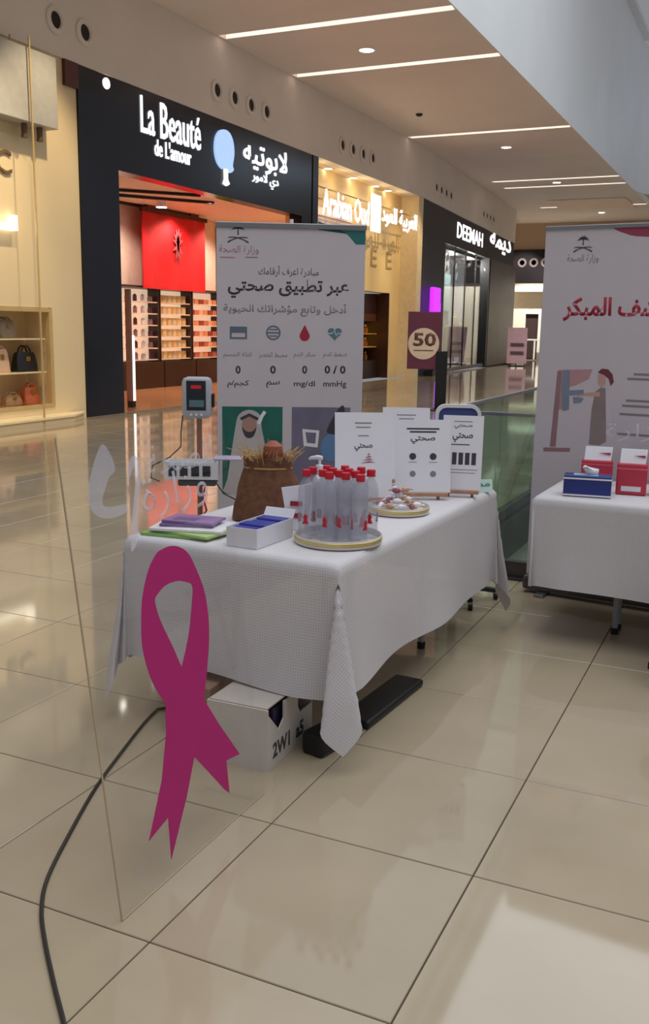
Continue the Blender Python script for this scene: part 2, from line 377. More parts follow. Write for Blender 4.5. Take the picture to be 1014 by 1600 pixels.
# ---------------- air nozzles in the fascia
gname = {0: 'left of the tree-logo sign', 1: 'above the tree-logo sign', 2: 'above the honey-coloured shop', 3: 'above the charcoal shop', 4: 'above the far end of the charcoal shop'}
ordn = ['first', 'second', 'third', 'fourth']
nz = []
for gi, y0 in enumerate([None, 17.12, 23.2, 31.0, 38.6]):
    pos = [(12.41), (13.1)] if gi == 0 else [y0+.68*k for k in range(4)]
    for k, y in enumerate(pos):
        x = -10.40 if y < 29.65 else -10.40-(y-29.65)*1.18/16.55
        lab = ordn[k]+' air nozzle from the left '+gname[gi]
        if not nz:
            t = thing('air_nozzle', lab, 'air vent', (x+.004, y, 6.1), group='round air nozzles in the fascia')
            MB().lathe([(.2, 0), (.2, .03), (.135, .045), (.12, .01)], n=18, axis='x', caps=False).build('rim', FASC, t, smooth=True)
            MB().lathe([(.122, .002), (.122, .012)], n=18, axis='x').build('throat', DARKH, t)
            nz.append(t)
        else: nz.append(dup(nz[0], (x+.004, y, 6.1), 0, lab))
# ---------------- downlights in the promenade ceiling
dl = None
for n, (px, py, w_) in enumerate([(573, 78, 'nearest'), (791, 230, 'second nearest'), (870, 285, 'third nearest'), (940, 332, 'farthest')]):
    p = Pz(px, py, CZ); lab = w_+' round downlight in the promenade ceiling'
    if dl is None:
        dl = thing('downlight', lab, 'ceiling light', (p.x, p.y, CZ), group='promenade ceiling downlights')
        MB().lathe([(.2, 0), (.2, -.012), (.15, -.012), (.15, 0)], n=20).build('trim_ring', WHITE, dl)
        MB().lathe([(.148, -.010), (.148, -.004)], n=20).build('lens', LAMP, dl)
    else: dup(dl, (p.x, p.y, CZ), 0, lab)
p = Pz(655, 178, CZ); tag(MB().lathe([(.09, 0), (.09, -.03), (.05, -.06), (.02, -.06)]).build('sprinkler_head', DARKH, None, (p.x, p.y, CZ)), 'small dark sprinkler head in the promenade ceiling', 'sprinkler')
# ---------------- glass balustrade
def balustrade(name, label, pts, n):
    a, c = Vector(pts[0]), Vector(pts[1]); t = thing(name, label, 'balustrade', (a.x, a.y, .012), math.atan2(c.y-a.y, c.x-a.x)); L = (c-a).length/n
    for k in range(n):
        MB().box(k*L+.008, (k+1)*L-.008, -.008, .008, .02, 1.03).build('glass_pane', RAILGL, t)
    MB().box(0, n*L, -.018, .018, 1.03, 1.05).build('top_rail', STEEL, t)
    MB().box(0, n*L, -.03, .03, 0, .1).build('base_channel', mat('rail_channel', (88, 82, 84), .3, metal=.7), t)
balustrade('glass_balustrade', 'green glass balustrade behind the tables along the near edge of the opening', [(VX+.09, VY0+.08), (4.9, VY0+.08)], 5)
balustrade('glass_balustrade', 'green glass balustrade running along the shop side of the opening', [(VX+.08, VY0+.15), (VX+.08, VY1-.2)], 12)
balustrade('glass_balustrade', 'green glass balustrade across the far end of the opening', [(VX+.09, VY1-.08), (4.9, VY1-.08)], 5)
# ---------------- escalator descending in the opening
t = thing('escalator', 'grey escalator descending behind the glass balustrade', 'escalator', (-1.5, 12.5, -5.5))
def slope(m, x0, x1, h0, h1):   # prism along the incline from floor level down to the lower floor
    pts = [(0, 0), (9, 5.2)]
    return m.prism([(0, h0), (9.0, 5.2+h0), (9.0, 5.2+h1), (0, h1)], lambda a, c, d: (x0+d*(x1-x0), a-4.6, c), 1)
slope(MB(), 0, 1.1, 0.02, .35).build('truss', mat('escalator_steel', (140, 144, 142), .3, metal=.6), t)
slope(MB(), .0, .03, .36, 1.15).build('side_panel', RAILGL, t)
slope(MB(), 1.07, 1.1, .36, 1.15).build('side_panel', RAILGL, t)
slope(MB(), -.03, .06, 1.15, 1.25).build('handrail', BLACK, t)
slope(MB(), 1.04, 1.13, 1.15, 1.25).build('handrail', BLACK, t)
for k in range(22):
    y = -4.5+k*.4; z = .36+(k*.4)*5.2/9
    MB().box(.05, 1.05, y, y+.39, z, z+.2).build('step', mat('step_metal', (120, 122, 120), .35, metal=.5), t)
# ------------------------------------------------------------------ flat printed shapes
def shape_mesh(polys, depth=.002):
    """filled outline(s) in the XY plane (later outlines inside earlier ones become holes), pushed out by depth"""
    c = bpy.data.curves.new('outline', 'CURVE'); c.dimensions = '2D'; c.fill_mode = 'BOTH'
    for p in polys:
        s = c.splines.new('POLY'); s.points.add(len(p)-1); s.use_cyclic_u = True
        for q, (x, y) in zip(s.points, p): q.co = (x, y, 0, 1)
    o = bpy.data.objects.new('outline', c); COL.objects.link(o)
    me = bpy.data.meshes.new_from_object(o.evaluated_get(bpy.context.evaluated_depsgraph_get()))
    bpy.data.objects.remove(o); bpy.data.curves.remove(c)
    bm = bmesh.new(); bm.from_mesh(me); bmesh.ops.remove_doubles(bm, verts=bm.verts, dist=1e-6)
    g_ = bmesh.ops.extrude_face_region(bm, geom=bm.faces[:])
    for v in [e for e in g_['geom'] if isinstance(e, bmesh.types.BMVert)]: v.co.z += depth
    bmesh.ops.recalc_face_normals(bm, faces=bm.faces); bm.to_mesh(me); bm.free()
    return me
def shape(name, polys, material, parent, loc, rot, depth=.002):
    me = shape_mesh(polys, depth); me.materials.append(material); return link(name, me, parent, loc, rot)
def smooth_loop(pts, n=4):
    out = []; N = len(pts)
    for i in range(N):
        p0, p1, p2, p3 = [pts[(i+k-1) % N] for k in range(4)]
        for j in range(n):
            t = j/n
            out.append(tuple(.5*((2*p1[k])+(-p0[k]+p2[k])*t+(2*p0[k]-5*p1[k]+4*p2[k]-p3[k])*t*t+(-p0[k]+3*p1[k]-3*p2[k]+p3[k])*t**3) for k in (0, 1)))
    return out
def rect(x0, x1, y0, y1): return [(x0, y0), (x1, y0), (x1, y1), (x0, y1)]
def circle(x, y, r, n=28, ry=None): return [(x+r*math.cos(2*math.pi*k/n), y+(ry or r)*math.sin(2*math.pi*k/n)) for k in range(n)]
def stroke(pts, w):
    L = []; Rr = []
    for i, p in enumerate(pts):
        a = pts[max(i-1, 0)]; c = pts[min(i+1, len(pts)-1)]; dx, dy = c[0]-a[0], c[1]-a[1]; l = math.hypot(dx, dy) or 1
        ww = w[i] if isinstance(w, list) else w
        L.append((p[0]-dy/l*ww/2, p[1]+dx/l*ww/2)); Rr.append((p[0]+dy/l*ww/2, p[1]-dx/l*ww/2))
    return L+Rr[::-1]
def palm_emblem(parent, loc, rot, s, material):
    pol = [[(-.05, -.05), (.05, -.05), (.03, .45), (-.03, .45)]]
    parts = []
    for a in (-75, -45, -15, 15, 45, 75):
        t = R(90+a); c_ = [(0, .42)]
        for k in range(1, 6):
            q = k/5; c_.append((math.cos(t)*.5*q, .42+math.sin(t)*.34*q-.2*q*q*abs(math.sin(R(a)))))
        parts.append(stroke(c_, [.05, .11, .12, .1, .07, .01]))
    sw = []
    for sg in (-1, 1):
        c_ = [(sg*(-.75+1.5*q), -.62+.95*q-.62*q*q+.05) for q in [k/10 for k in range(11)]]
        sw.append(stroke(c_, [.10]*2+[.07]*8+[.01]))
    m_ = MB()
    for p in pol+parts+sw: m_.prism([(x*s, y*s) for x, y in p], lambda a, b_, c: (a, b_, c), .0015)
    return m_.build('palm_and_swords_emblem', material, parent, loc, rot)
# ================================================================== SHOPS
# ---------------- handbag shop on the left
m = MB()
m.box(-11.3, WX, 5, 9.2, 0, 5.6).box(-11.3, WX, 12.14, 12.92, 0, 5.6).box(-11.3, WX, 9.2, 12.14, 1.80, 5.6).box(-11.3, WX, 9.2, 12.14, 0, .24).box(-11.3, -11.0, 9.2, 12.14, .24, 1.80)
struct(m.build('wall_cream_shop', CREAM))
t = thing('display_case', 'glass-shelved display case of bags in the cream shop wall', 'display case', (WX-.27, 10.67, .241))
FR = mat('pale_gold_frame', (214, 184, 128), .35, metal=.3)
MB().box(.21, .29, 1.39, 1.465, 0, 1.55).build('frame_post', FR, t)
MB().box(.21, .29, -1.46, 1.388, 1.49, 1.555).build('frame_rail', FR, t)
MB().box(.21, .29, -1.46, 1.388, 0, .05).build('frame_rail', FR, t)
for z in (.54, 1.06): MB().box(-.25, .2, -1.46, 1.385, z, z+.02).build('shelf', mat('glass_shelf', (236, 214, 168), .2), t)
def handbag(label, loc, w, h, d, material, rz=R(90), strap=.5, flap=None):
    t = thing('handbag', label, 'handbag', loc, rz)
    rings = []
    for q, k in ((0, .96), (.08, 1.0), (.5, .97), (.85, .86), (1.0, .72)):
        rings.append([(x*w/2*k, y*d/2*(1-.45*q), h*q) for x, y in ((-1, -.7), (-.8, -1), (.8, -1), (1, -.7), (1, .7), (.8, 1), (-.8, 1), (-1, .7))])
    MB().loft(rings).build('body', material, t, smooth=True, ang=50)
    for s_ in (-1, 1):
        MB().tube([(w*.22*math.cos(a)*1.0, s_*d*.18, h*.92+h*strap*math.sin(a)) for a in [math.pi*k/10 for k in range(11)]], .014).build('handle', material, t, smooth=True)
    MB().bbox(-w*.1, w*.1, -d*.44, -d*.36, h*.55, h*.78, .006).build('clasp', mat('gold_clasp', (190, 150, 70), .3, metal=.9), t)
    return t
LB = mat('black_leather', (26, 24, 26), .4, bump=.1); LG = mat('grey_taupe_leather', (138, 118, 96), .5); LO = mat('orange_leather', (186, 92, 52), .5); LT = mat('tan_leather', (158, 116, 74), .5); LP = mat('blush_leather', (208, 170, 140), .5)
zz = .241
handbag('black handbag with twin handles on the middle display shelf', (WX-.27, 11.78, zz+.561), .46, .30, .2, LB, strap=.42)
handbag('grey-taupe handbag on the upper display shelf', (WX-.27, 11.38, zz+1.081), .34, .28, .2, LG, strap=.2)
handbag('small orange handbag on the lowest display shelf', (WX-.27, 11.86, zz+.051), .34, .26, .2, LO, strap=.3)
handbag('low tan handbag beside the orange one on the lowest display shelf', (WX-.27, 11.45, zz+.051), .36, .16, .2, LT, strap=.3)
handbag('blush handbag left of the black one on the middle display shelf', (WX-.27, 11.22, zz+.561), .34, .36, .2, LP, strap=.2)
t = thing('window_plinth', 'low cream plinth with rounded lip below the handbag display', 'plinth', (WX, 10.4, 0))
MB().prism([(-3.5, 0), (2.0, 0), (2.3, -.05), (2.3, -.12), (1.8, -.34), (-3.5, -.42)], lambda a, c, d: (-c+.002, a, d), .09).build('step', CREAM, t)
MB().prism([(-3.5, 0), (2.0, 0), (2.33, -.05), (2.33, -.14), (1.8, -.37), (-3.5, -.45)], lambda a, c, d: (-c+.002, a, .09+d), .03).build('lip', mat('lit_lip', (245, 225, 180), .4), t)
t = thing('hanging_box_sign', 'blue-grey hanging box with two small spotlights in the cream shop window', 'shop sign', (WX+.16, 10.9, 4.44))
MB().bbox(-.15, .15, -1.2, 1.2, 0, 1.02, .01).build('box', mat('blue_grey_panel', (172, 168, 160), .4), t)
for y in (.62, .95): MB().lathe([(.045, 0), (.045, -.16), (.05, -.165), (.05, -.2)], (0, y, 0), 12).build('spotlight', mat('bronze_spot', (96, 72, 48), .4), t)
MB().tube([(0, .4, 1.02), (0, .4, 1.158)], .012).build('hanger', STEEL, t)
t = thing('window_mullion', 'thin vertical steel mullion beside the hanging box sign', 'mullion', (WX+.36, 11.47, 0)); MB().box(-.01, .01, -.012, .012, 0, 5.6).build('bar', FR, t)
t = thing('wall_lettering', 'dark metal letters on the cream shop wall at the left edge', 'shop sign', (WX+.005, 11.08, 3.87)); lettering('letters', 'EC', mat('bronze_letters', (108, 84, 52), .4), t, (0, 0, 0), SIDE, width=.58, height=.34, depth=.03)
t = thing('bracket_lamp', 'white glowing bracket lamp on the cream shop wall', 'lamp', (WX, 11.1, 3.0))
MB().box(.002, .12, -.5, .24, -.10, -.02).box(.002, .12, .16, .24, -.02, .12).build('tube', mat('bracket_glow', (255, 250, 235), .5, emit=2.0, ecol=(255, 244, 220)), t)
tag(MB().box(-10.448, -10.39, 12.60, 12.918, 5.22, 5.598).build('corner_block', mat('oxblood_panel', (92, 36, 30), .4)), 'small oxblood block at the top corner of the cream shop wall', 'panel')
# ---------------- beauty shop
m = MB(); m.box(-10.75, WX+.03, 12.93, 13.94, 0, 5.598); struct(m.build('wall_beauty_pier', BLACKG))
struct(MB().box(-10.75, WX+.03, 13.942, 21.0, 4.14, 5.598).build('wall_beauty_header', BLACKG))
struct(MB().box(-10.75, WX+.03, 21.002, 21.55, 0, 5.598).build('wall_beauty_pier_far', BLACKG))
struct(MB().box(-10.75, WX+.05, 21.552, 21.85, 0, 5.598).build('trim_4', mat('navy_post', (34, 34, 46), .25)))
tag(MB().lathe([(.085, 0), (.085, .012), (.06, .014)], axis='x', n=16).build('panel_lamp', LAMP, None, (WX+.032, 13.66, 5.47)), 'small bright lamp on the navy panel left of the white sign', 'lamp')
sg = thing('shop_sign', 'glowing white bilingual sign with pale blue tree on the navy header', 'shop sign', (WX+.032, 17.4, 5.0))
def S3(px_, py_): q = PX(px_, py_, WX+.04); return q.y-17.4, q.z-5.0
def sign_text(body, x0, y0, x1, y1, material, ar=False, bold=0.012, parent=sg, dep=.05):
    a = S3(x0, y0); c = S3(x1, y1)
    return a, c
lettering('latin_letters', 'La Beauté', GLOW, sg, (.001, -1.83, .18), SIDE, width=1.95, height=.62, bold=.006, depth=.02)
lettering('latin_letters', "de L'amour", GLOW, sg, (.001, -1.80, -.30), SIDE, width=1.2, height=.3, bold=.008, depth=.02)
lettering('arabic_letters', 'لابوتيه', GLOW, sg, (.001, 1.80, .12), SIDE, width=2.0, height=.60, bold=.012, depth=.02, ar=True)
lettering('arabic_letters', 'دي لامور', GLOW, sg, (.001, 1.78, -.32), SIDE, width=1.2, height=.28, bold=.012, depth=.02, ar=True)
crown = smooth_loop([(0, .44), (.2, .4), (.33, .25), (.36, .02), (.3, -.2), (.34, -.28), (.2, -.36), (.06, -.3), (-.1, -.32), (-.28, -.22), (-.37, -.02), (-.34, .22), (-.2, .38)], 3)
shape('tree_crown', [crown], GLOWB, sg, (.001, 0, -.02), SIDE, .05)
shape('tree_trunk', [[(-.06, -.31), (.05, -.31), (.06, -.5), (.13, -.58), (.02, -.63), (-.1, -.6), (-.05, -.5)]], GLOW, sg, (.001, 0.06, -.02), SIDE, .045)
# interior
IB = -14.3
INW = mat('blush_interior_wall', (230, 204, 188), .6); INC = mat('pink_beige_ceiling', (236, 212, 196), .6)
struct(MB().box(IB-.2, IB, 13, 25, 0, 4.6).box(IB, -10.9, 24.8, 25, 0, 4.6).box(IB, -10.76, 12.93, 13.1, 0, 4.6).box(-10.95, -10.80, 21.9, 24.8, 0, 4.6).build('wall_beauty_interior', INW))
struct(MB().box(IB, -10.76, 13, 24.8, 4.36, 4.5).build('ceiling_beauty', INC))
struct(MB().box(IB, WX-.052, 13, 24.8, -.3, .004).build('floor_beauty', mat('amber_floor', (202, 142, 98), .12, var=.08, scale=1.5)))
for n, (a, c) in enumerate([((-13.9, 17.0), (-12.0, 19.6)), ((-13.3, 16.6), (-11.6, 18.4)), ((-14.1, 18.2), (-13.9, 21.6))]):
    L = math.hypot(c[0]-a[0], c[1]-a[1])
    tag(MB().box(0, L, -.05, .05, -.06, -.002).build('ceiling_track', BLACK, None, (a[0], a[1], 4.36), (0, 0, math.atan2(c[1]-a[1], c[0]-a[0]))), ['long black ceiling track inside the red-banner shop', 'short black ceiling track nearest the entrance of the red-banner shop', 'black ceiling track above the red banner'][n], 'track light')
q = PX(252, 308, -13.2); t = thing('track_spot', 'small lit spotlight on the ceiling left of the red banner', 'lamp', (q.x, q.y, 4.36)); MB().lathe([(.1, 0), (.1, -.1), (.14, -.12)], n=14).build('can', WHITE, t); MB().lathe([(.12, -.121), (.12, -.13)], n=14).build('lens', LAMP, t)
a = PX(222, 330, IB+.45); c = PX(321, 457, IB+.45)
t = thing('hanging_banner', 'tall red fabric banner hanging above the lit shelves', 'banner', (IB+.45, (a.y+c.y)/2, c.z)); hw = (c.y-a.y)/2; hh = 4.2-c.z
nn = 24; m = MB(); m.loft([[(.03*math.sin(k/nn*6*math.pi), -hw+2*hw*k/nn, 0) for k in range(nn+1)], [(.02*math.sin(k/nn*6*math.pi), -hw+2*hw*k/nn, hh) for k in range(nn+1)], [(.02*math.sin(k/nn*6*math.pi)-.02, -hw+2*hw*k/nn, hh) for k in range(nn+1)], [(.03*math.sin(k/nn*6*math.pi)-.02, -hw+2*hw*k/nn, 0) for k in range(nn+1)]], caps=False, closed=False)
m.build('cloth', mat('scarlet_cloth', (206, 14, 26), .6, var=.15, scale=1.5), t, smooth=True)
MB().box(-.04, .04, -hw-.06, hw+.06, hh, hh+.1).build('rod', mat('maroon_rod', (70, 20, 20), .5), t)
for s_ in (-.75, .62): MB().box(-.05, .05, s_*hw-.22, s_*hw+.16, hh+.02, hh+.157).build('bracket', mat('maroon_rod', (70, 20, 20), .5), t)
leaf = [stroke([(0, 0), (.1*math.cos(R(a_)), .25*math.sin(R(a_))), (.24*math.cos(R(a_)), .42*math.sin(R(a_)))], [.07, .09, .01]) for a_ in (20, 50, 80, 110, 140, 165, 200, 240, 290, 330)]
m = MB()
for l_ in leaf: m.prism([(x, y) for x, y in l_], lambda a, b_, c_: (.045+c_, a, b_), .006)
m.build('woven_motif', mat('silver_thread', (150, 70, 78), .5), t, (0, .05, hh*.62))
c2 = PX(352, 457, IB+.05)
tag(MB().box(0, .03, -.46, .46, 0, 1.78).build('wall_panel', mat('olive_panel', (122, 122, 34), .5, var=.2, scale=1.2), None, (IB+.02, 23.9, 2.44)), 'olive green wall panel right of the red banner', 'panel')
# lit shelf wall: four bays
BACKL = mat('backlit_shelf_panel', (255, 236, 214), .5, emit=.5, ecol=(255, 226, 196))
bays = [(18.0, 20.18, 'white and violet bottles'), (20.22, 21.66, 'cream boxes'), (21.70, 23.16, 'salmon boxes'), (23.20, 24.6, 'mixed jars')]
prodc = {0: [(236, 226, 232), (90, 40, 60), (210, 196, 204), (150, 110, 120)], 1: [(240, 214, 160), (232, 200, 140), (226, 206, 168)], 2: [(226, 150, 116), (236, 180, 146), (206, 120, 96), (150, 60, 40)], 3: [(220, 200, 150), (90, 84, 50), (236, 224, 200)]}
pm = {}
for kind in range(4):
    m = MB()
    if kind == 0: m.lathe([(.05, 0), (.05, .14), (.02, .17), (.02, .18)], n=10)
    elif kind == 1: m.bbox(-.04, .04, -.07, .07, 0, .18, .006)
    elif kind == 2: m.bbox(-.05, .05, -.1, .1, 0, .13, .006)
    else: m.lathe([(.06, 0), (.065, .1), (.05, .12), (.05, .14)], n=10)
    pm[kind] = m
rowz = [.70, .98, 1.26, 1.54, 1.82, 2.10]
for bi, (y0, y1, what) in enumerate(bays):
    t = thing('shelf_unit', ['leftmost lit shelf bay of bottles behind the entrance', 'lit shelf bay of cream boxes below the red banner', 'lit shelf bay of salmon boxes below the red banner', 'rightmost lit shelf bay of mixed jars beside the roll-up banner'][bi], 'shelf', (IB+.002, y0, .005), group='lit shelf bays on the back wall')
    W_ = y1-y0
    MB().box(0, .03, .04, W_-.04, .68, 2.40).build('back_panel', BACKL, t)
    for s_ in (0, W_-.04): MB().box(0, .34, s_, s_+.04, .64, 2.42).build('upright', mat('dark_upright', (50, 32, 28), .4), t)
    for z in rowz: MB().box(.03, .32, .04, W_-.04, z-.025, z).build('shelf_board', mat('shelf_lip', (240, 214, 190), .4), t)
    MB().box(0, .36, 0, W_, 2.42, 2.47).build('cornice', mat('dark_upright', (50, 32, 28), .4), t)
    MB().box(0, .46, 0, W_, 0, .64).build('base_cabinet', mat('espresso_cabinet', (44, 28, 22), .35), t)
    cs = prodc[bi]; base = {}
    n = {0: 7, 1: 6, 2: 6, 3: 6}[bi]
    for z in rowz:
        for k in range(n):
            if bi == 0 and k < 3: continue
            kind = bi if bi != 0 else (0 if (k+int(z*10)) % 3 else 3)
            ci = (k*7+int(z*50)) % len(cs)
            y = y0+.16+(W_-.32)*k/(n-1); key = (kind, ci)
            lab = {0: 'small bottle on the leftmost lit shelf bay', 1: 'small cream box on the lit bay below the red banner', 2: 'small salmon box on the lit bay below the red banner', 3: 'small jar on the rightmost lit shelf bay'}[bi]
            if key not in base:
                o = pm[kind].build('product_box' if kind in (1, 2) else 'product_bottle', mat('product_%d_%d' % (bi, ci), cs[ci], .4), None, (IB+.18, y, z+.006)); base[key] = o
                tag(o, lab, 'box' if kind in (1, 2) else 'bottle', 'products on the '+what+' bay')
            else:
                o = base[key].copy(); COL.objects.link(o); o.location = (IB+.18, y, z+.006)
q = Pz(207, 650, 0); t = thing('light_column', 'slim glowing white column just inside the shop entrance', 'lamp', (-11.0, PX(206, 640, -11.0).y, .005))
MB().bbox(-.06, .06, -.06, .06, 0, .12, .01).build('foot', BLACK, t)
MB().box(-.045, .045, .0, .075, .12, 1.35).build('tube', mat('column_glow', (255, 252, 246), .5, emit=1.6, ecol=(255, 246, 236)), t)
MB().box(-.05, .05, -.075, -.01, .12, 2.2).build('post', mat('mirror_post', (150, 120, 110), .2, metal=.7), t)
# ---------------- honey shop
OX = -11.0
struct(MB().box(OX-.3, OX, 21.86, 29.6, 2.62, 5.6).box(OX-.3, OX, 28.4, 29.6, 0, 2.62).box(OX-.3, OX, 21.86, 24.4, 0, 2.62).build('wall_honey_shop', OUDW))
struct(MB().box(OX-.3, -10.42, 29.2, 29.648, 0, 5.598).build('wall_honey_jamb', mat('pale_jamb', (236, 214, 170), .5)))
struct(MB().box(OX-.3, -10.76, 21.852, 29.2, 5.598, 5.7).build('ceiling_honey', CREAM))
sg = thing('shop_sign', 'bright white bilingual sign with block emblem on the honey-coloured wall', 'shop sign', (-10.41, 26.0, 4.8))
for z in (-.16, .12): MB().box(-.03, -.012, -4.1, 3.6, z, z+.03).build('mounting_rail', mat('pale_gold_frame', (214, 184, 128), .35), sg)
def onoud(px_, py_): q = PX(px_, py_, -10.41); return Vector((0, q.y-26.0, q.z-4.8))
a = onoud(504, 312); c = onoud(576, 336); lettering('latin_letters', 'Arabian Oud', GLOWM, sg, (a+c)/2, SIDE, width=c.y-a.y, height=.62, bold=.008, depth=.02)
a = onoud(596, 338); c = onoud(651, 350); lettering('arabic_letters', 'العربية للعود', GLOWM, sg, (a+c)/2, SIDE, width=c.y-a.y, height=.6, bold=.012, depth=.02, ar=True)
a = onoud(579, 322); c = onoud(593, 345); mid = (a+c)/2; w2 = (c.y-a.y)/2
for k in range(3): MB().bbox(0, .05, -w2+k*w2*.68, -w2+k*w2*.68+w2*.6, -.5, .5, .02).build('emblem_bar', GLOWM, sg, mid)
dl2 = None
for n, (px_, py_) in enumerate([(513, 268), (552, 283), (587, 296), (606, 305)]):
    lab = ordn[n]+' downlight from the left over the honey-coloured shop sign'; y_ = Pz(px_, py_, 5.598)
    if dl2 is None:
        dl2 = thing('downlight', lab, 'ceiling light', (-10.88, PX(px_, py_, -10.88).y, 5.598), group='downlights over the honey shop')
        MB().lathe([(.13, 0), (.13, -.012), (.1, -.012)], n=16).build('trim_ring', WHITE, dl2); MB().lathe([(.1, -.004), (.1, -.014)], n=16).build('lens', LAMP, dl2)
    else: dup(dl2, (-10.88, PX(px_, py_, -10.88).y, 5.598), 0, lab)
t = thing('wall_lettering', 'faint grey letters on the honey-coloured wall below the white sign', 'shop sign', (OX+.002, 27.6, 3.6)); lettering('letters', 'E  E', mat('faint_letters', (176, 146, 100), .5), t, (0, 0, 0), SIDE, width=1.7, height=.5, depth=.02)
t = thing('display_window', 'dark framed display window of gold perfume in the honey-coloured wall', 'display window', (OX-.3, 26.4, .005))
MB().box(-.6, -.55, -2.0, 2.0, 0, 2.6).build('back_panel', mat('walnut_back', (66, 36, 20), .4), t)
MB().box(-.55, .3, -2.0, -1.94, 0, 2.6).build('side_panel', mat('walnut_back', (66, 36, 20), .4), t)
MB().box(-.55, .3, 1.94, 2.0, 0, 2.6).build('side_panel', mat('walnut_back', (66, 36, 20), .4), t)
MB().box(-.55, .0, -1.94, 1.94, 0, .55).build('plinth', mat('espresso_cabinet', (44, 28, 22), .35), t)
MB().box(-.54, -.1, -1.9, 1.9, 1.75, 2.55).build('pelmet', mat('walnut_pelmet', (84, 44, 26), .4), t)
GOLD = mat('gold_backlight', (245, 205, 90), .5, emit=.7, ecol=(250, 205, 80))
for z in (.95, 1.35): MB().box(-.54, -.06, -1.9, 1.9, z, z+.03).build('shelf', mat('gold_shelf', (200, 150, 60), .4), t)
MB().box(-.545, -.53, -1.7, 1.7, .98, 1.7).build('light_panel', GOLD, t)
gb = None
for zi, z in enumerate((.556, .986, 1.386)):
    for k in range(9):
        loc = (OX-.56, 26.4-1.5+.37*k, z)
        if gb is None:
            gb = thing('perfume_bottle', 'small amber perfume bottle in the gold-lit display window', 'bottle', loc, group='perfume bottles in the gold-lit window')
            MB().lathe([(.06, 0), (.07, .03), (.07, .16), (.03, .2)], n=10).build('body', mat('amber_glass', (150, 84, 24), .2), gb); MB().lathe([(.035, .2), (.035, .27)], n=10).build('cap', mat('gold_clasp', (190, 150, 70), .3, metal=.9), gb)
        else: dup(gb, loc, 0)
tag(shape('sale_sticker', [circle(0, 0, .42)], mat('sticker_cream', (226, 200, 170), .6), None, (OX+.004, 24.9, 2.1), SIDE, .004), 'round cream sale sticker half hidden behind the roll-up banner', 'sticker')
s_ = bpy.data.objects['sale_sticker']; lettering('numerals', '50', mat('sticker_brown', (110, 70, 60), .6), s_, (0, 0, .004), (0, 0, 0), width=.5, height=.3, depth=.004, bold=.02)
# ---------------- charcoal shop on the bend
d3 = (bend1-bend0).normalized(); rz3 = math.atan2(d3.y, d3.x)
c3 = thing('charcoal_shopfront', 'charcoal shopfront with white lettering and glazed display on the bend', 'shop', (bend0.x, bend0.y, 0), rz3)
def W3(x, y):
    d = ray(x, y); n = Vector((d3.y, -d3.x, 0)); t_ = (n.x*bend0.x+n.y*bend0.y)/(n.x*d.x+n.y*d.y); p_ = E0+d*t_
    return (p_.x-bend0.x)*d3.x+(p_.y-bend0.y)*d3.y, p_.z
L3 = (bend1-bend0).length
MB().box(0, L3, .0, .3, 4.5, 5.596).build('header', DGREY, c3)
MB().box(0, 3.2, .0, .3, .0, 4.498).build('pier', DGREY, c3)
MB().box(10.8, L3+.3, -.10, .3, .0, 4.498).build('column', BROWN, c3)
MB().box(10.6, 10.78, -.08, .3, .0, 4.498).build('door_frame', BLACK, c3)
MB().box(3.2, 10.6, 1.6, 1.7, 0, 4.5).build('display_back', mat('grey_display_back', (138, 142, 140), .6), c3)
MB().box(3.2, 10.6, .31, 1.6, 4.4, 4.5).build('display_ceiling', DGREY, c3)
MB().box(3.2, 10.6, .0, 1.6, .003, .12).build('display_base', mat('display_plinth', (110, 100, 92), .4), c3)
for k in range(4): MB().box(3.22+k*1.85, 3.22+k*1.85+1.82, .1, .12, .12, 4.5).build('glass_pane', SHOPGL, c3)
for k in range(3): MB().box(5.05+k*1.85, 5.09+k*1.85, .08, .14, .12, 4.5).build('mullion', BLACK, c3)
a = W3(714, 363); c = W3(754, 372); lettering('latin_letters', 'DEEMAH', GLOWM, c3, ((a[0]+c[0])/2, -.002, (a[1]+c[1])/2), FRONT, width=c[0]-a[0], height=.55, bold=.01, depth=.02)
a = W3(765, 382); c = W3(798, 384); lettering('arabic_letters', 'ديمه', GLOWM, c3, ((a[0]+c[0])/2, -.002, (a[1]+c[1])/2), FRONT, width=c[0]-a[0], height=.75, bold=.02, depth=.02, ar=True)
dec = [[(0, 0), (.5, .15), (.35, .4), (.1, .3)], [(.1, .5), (.55, .7), (.5, 1.0), (.15, .8)], [(.6, .2), (.9, .6), (.8, 1.0), (.62, .7)], [(1.7, .3), (2.9, .55), (3.1, .7), (1.8, .6)], [(1.8, -.2), (2.1, 0), (1.95, .2)]]
for p in dec: MB().prism(p, lambda a, b_, c: (3.6+a, .096-c, 3.5+b_*.75), .004).build('white_decal', WHITE, c3)
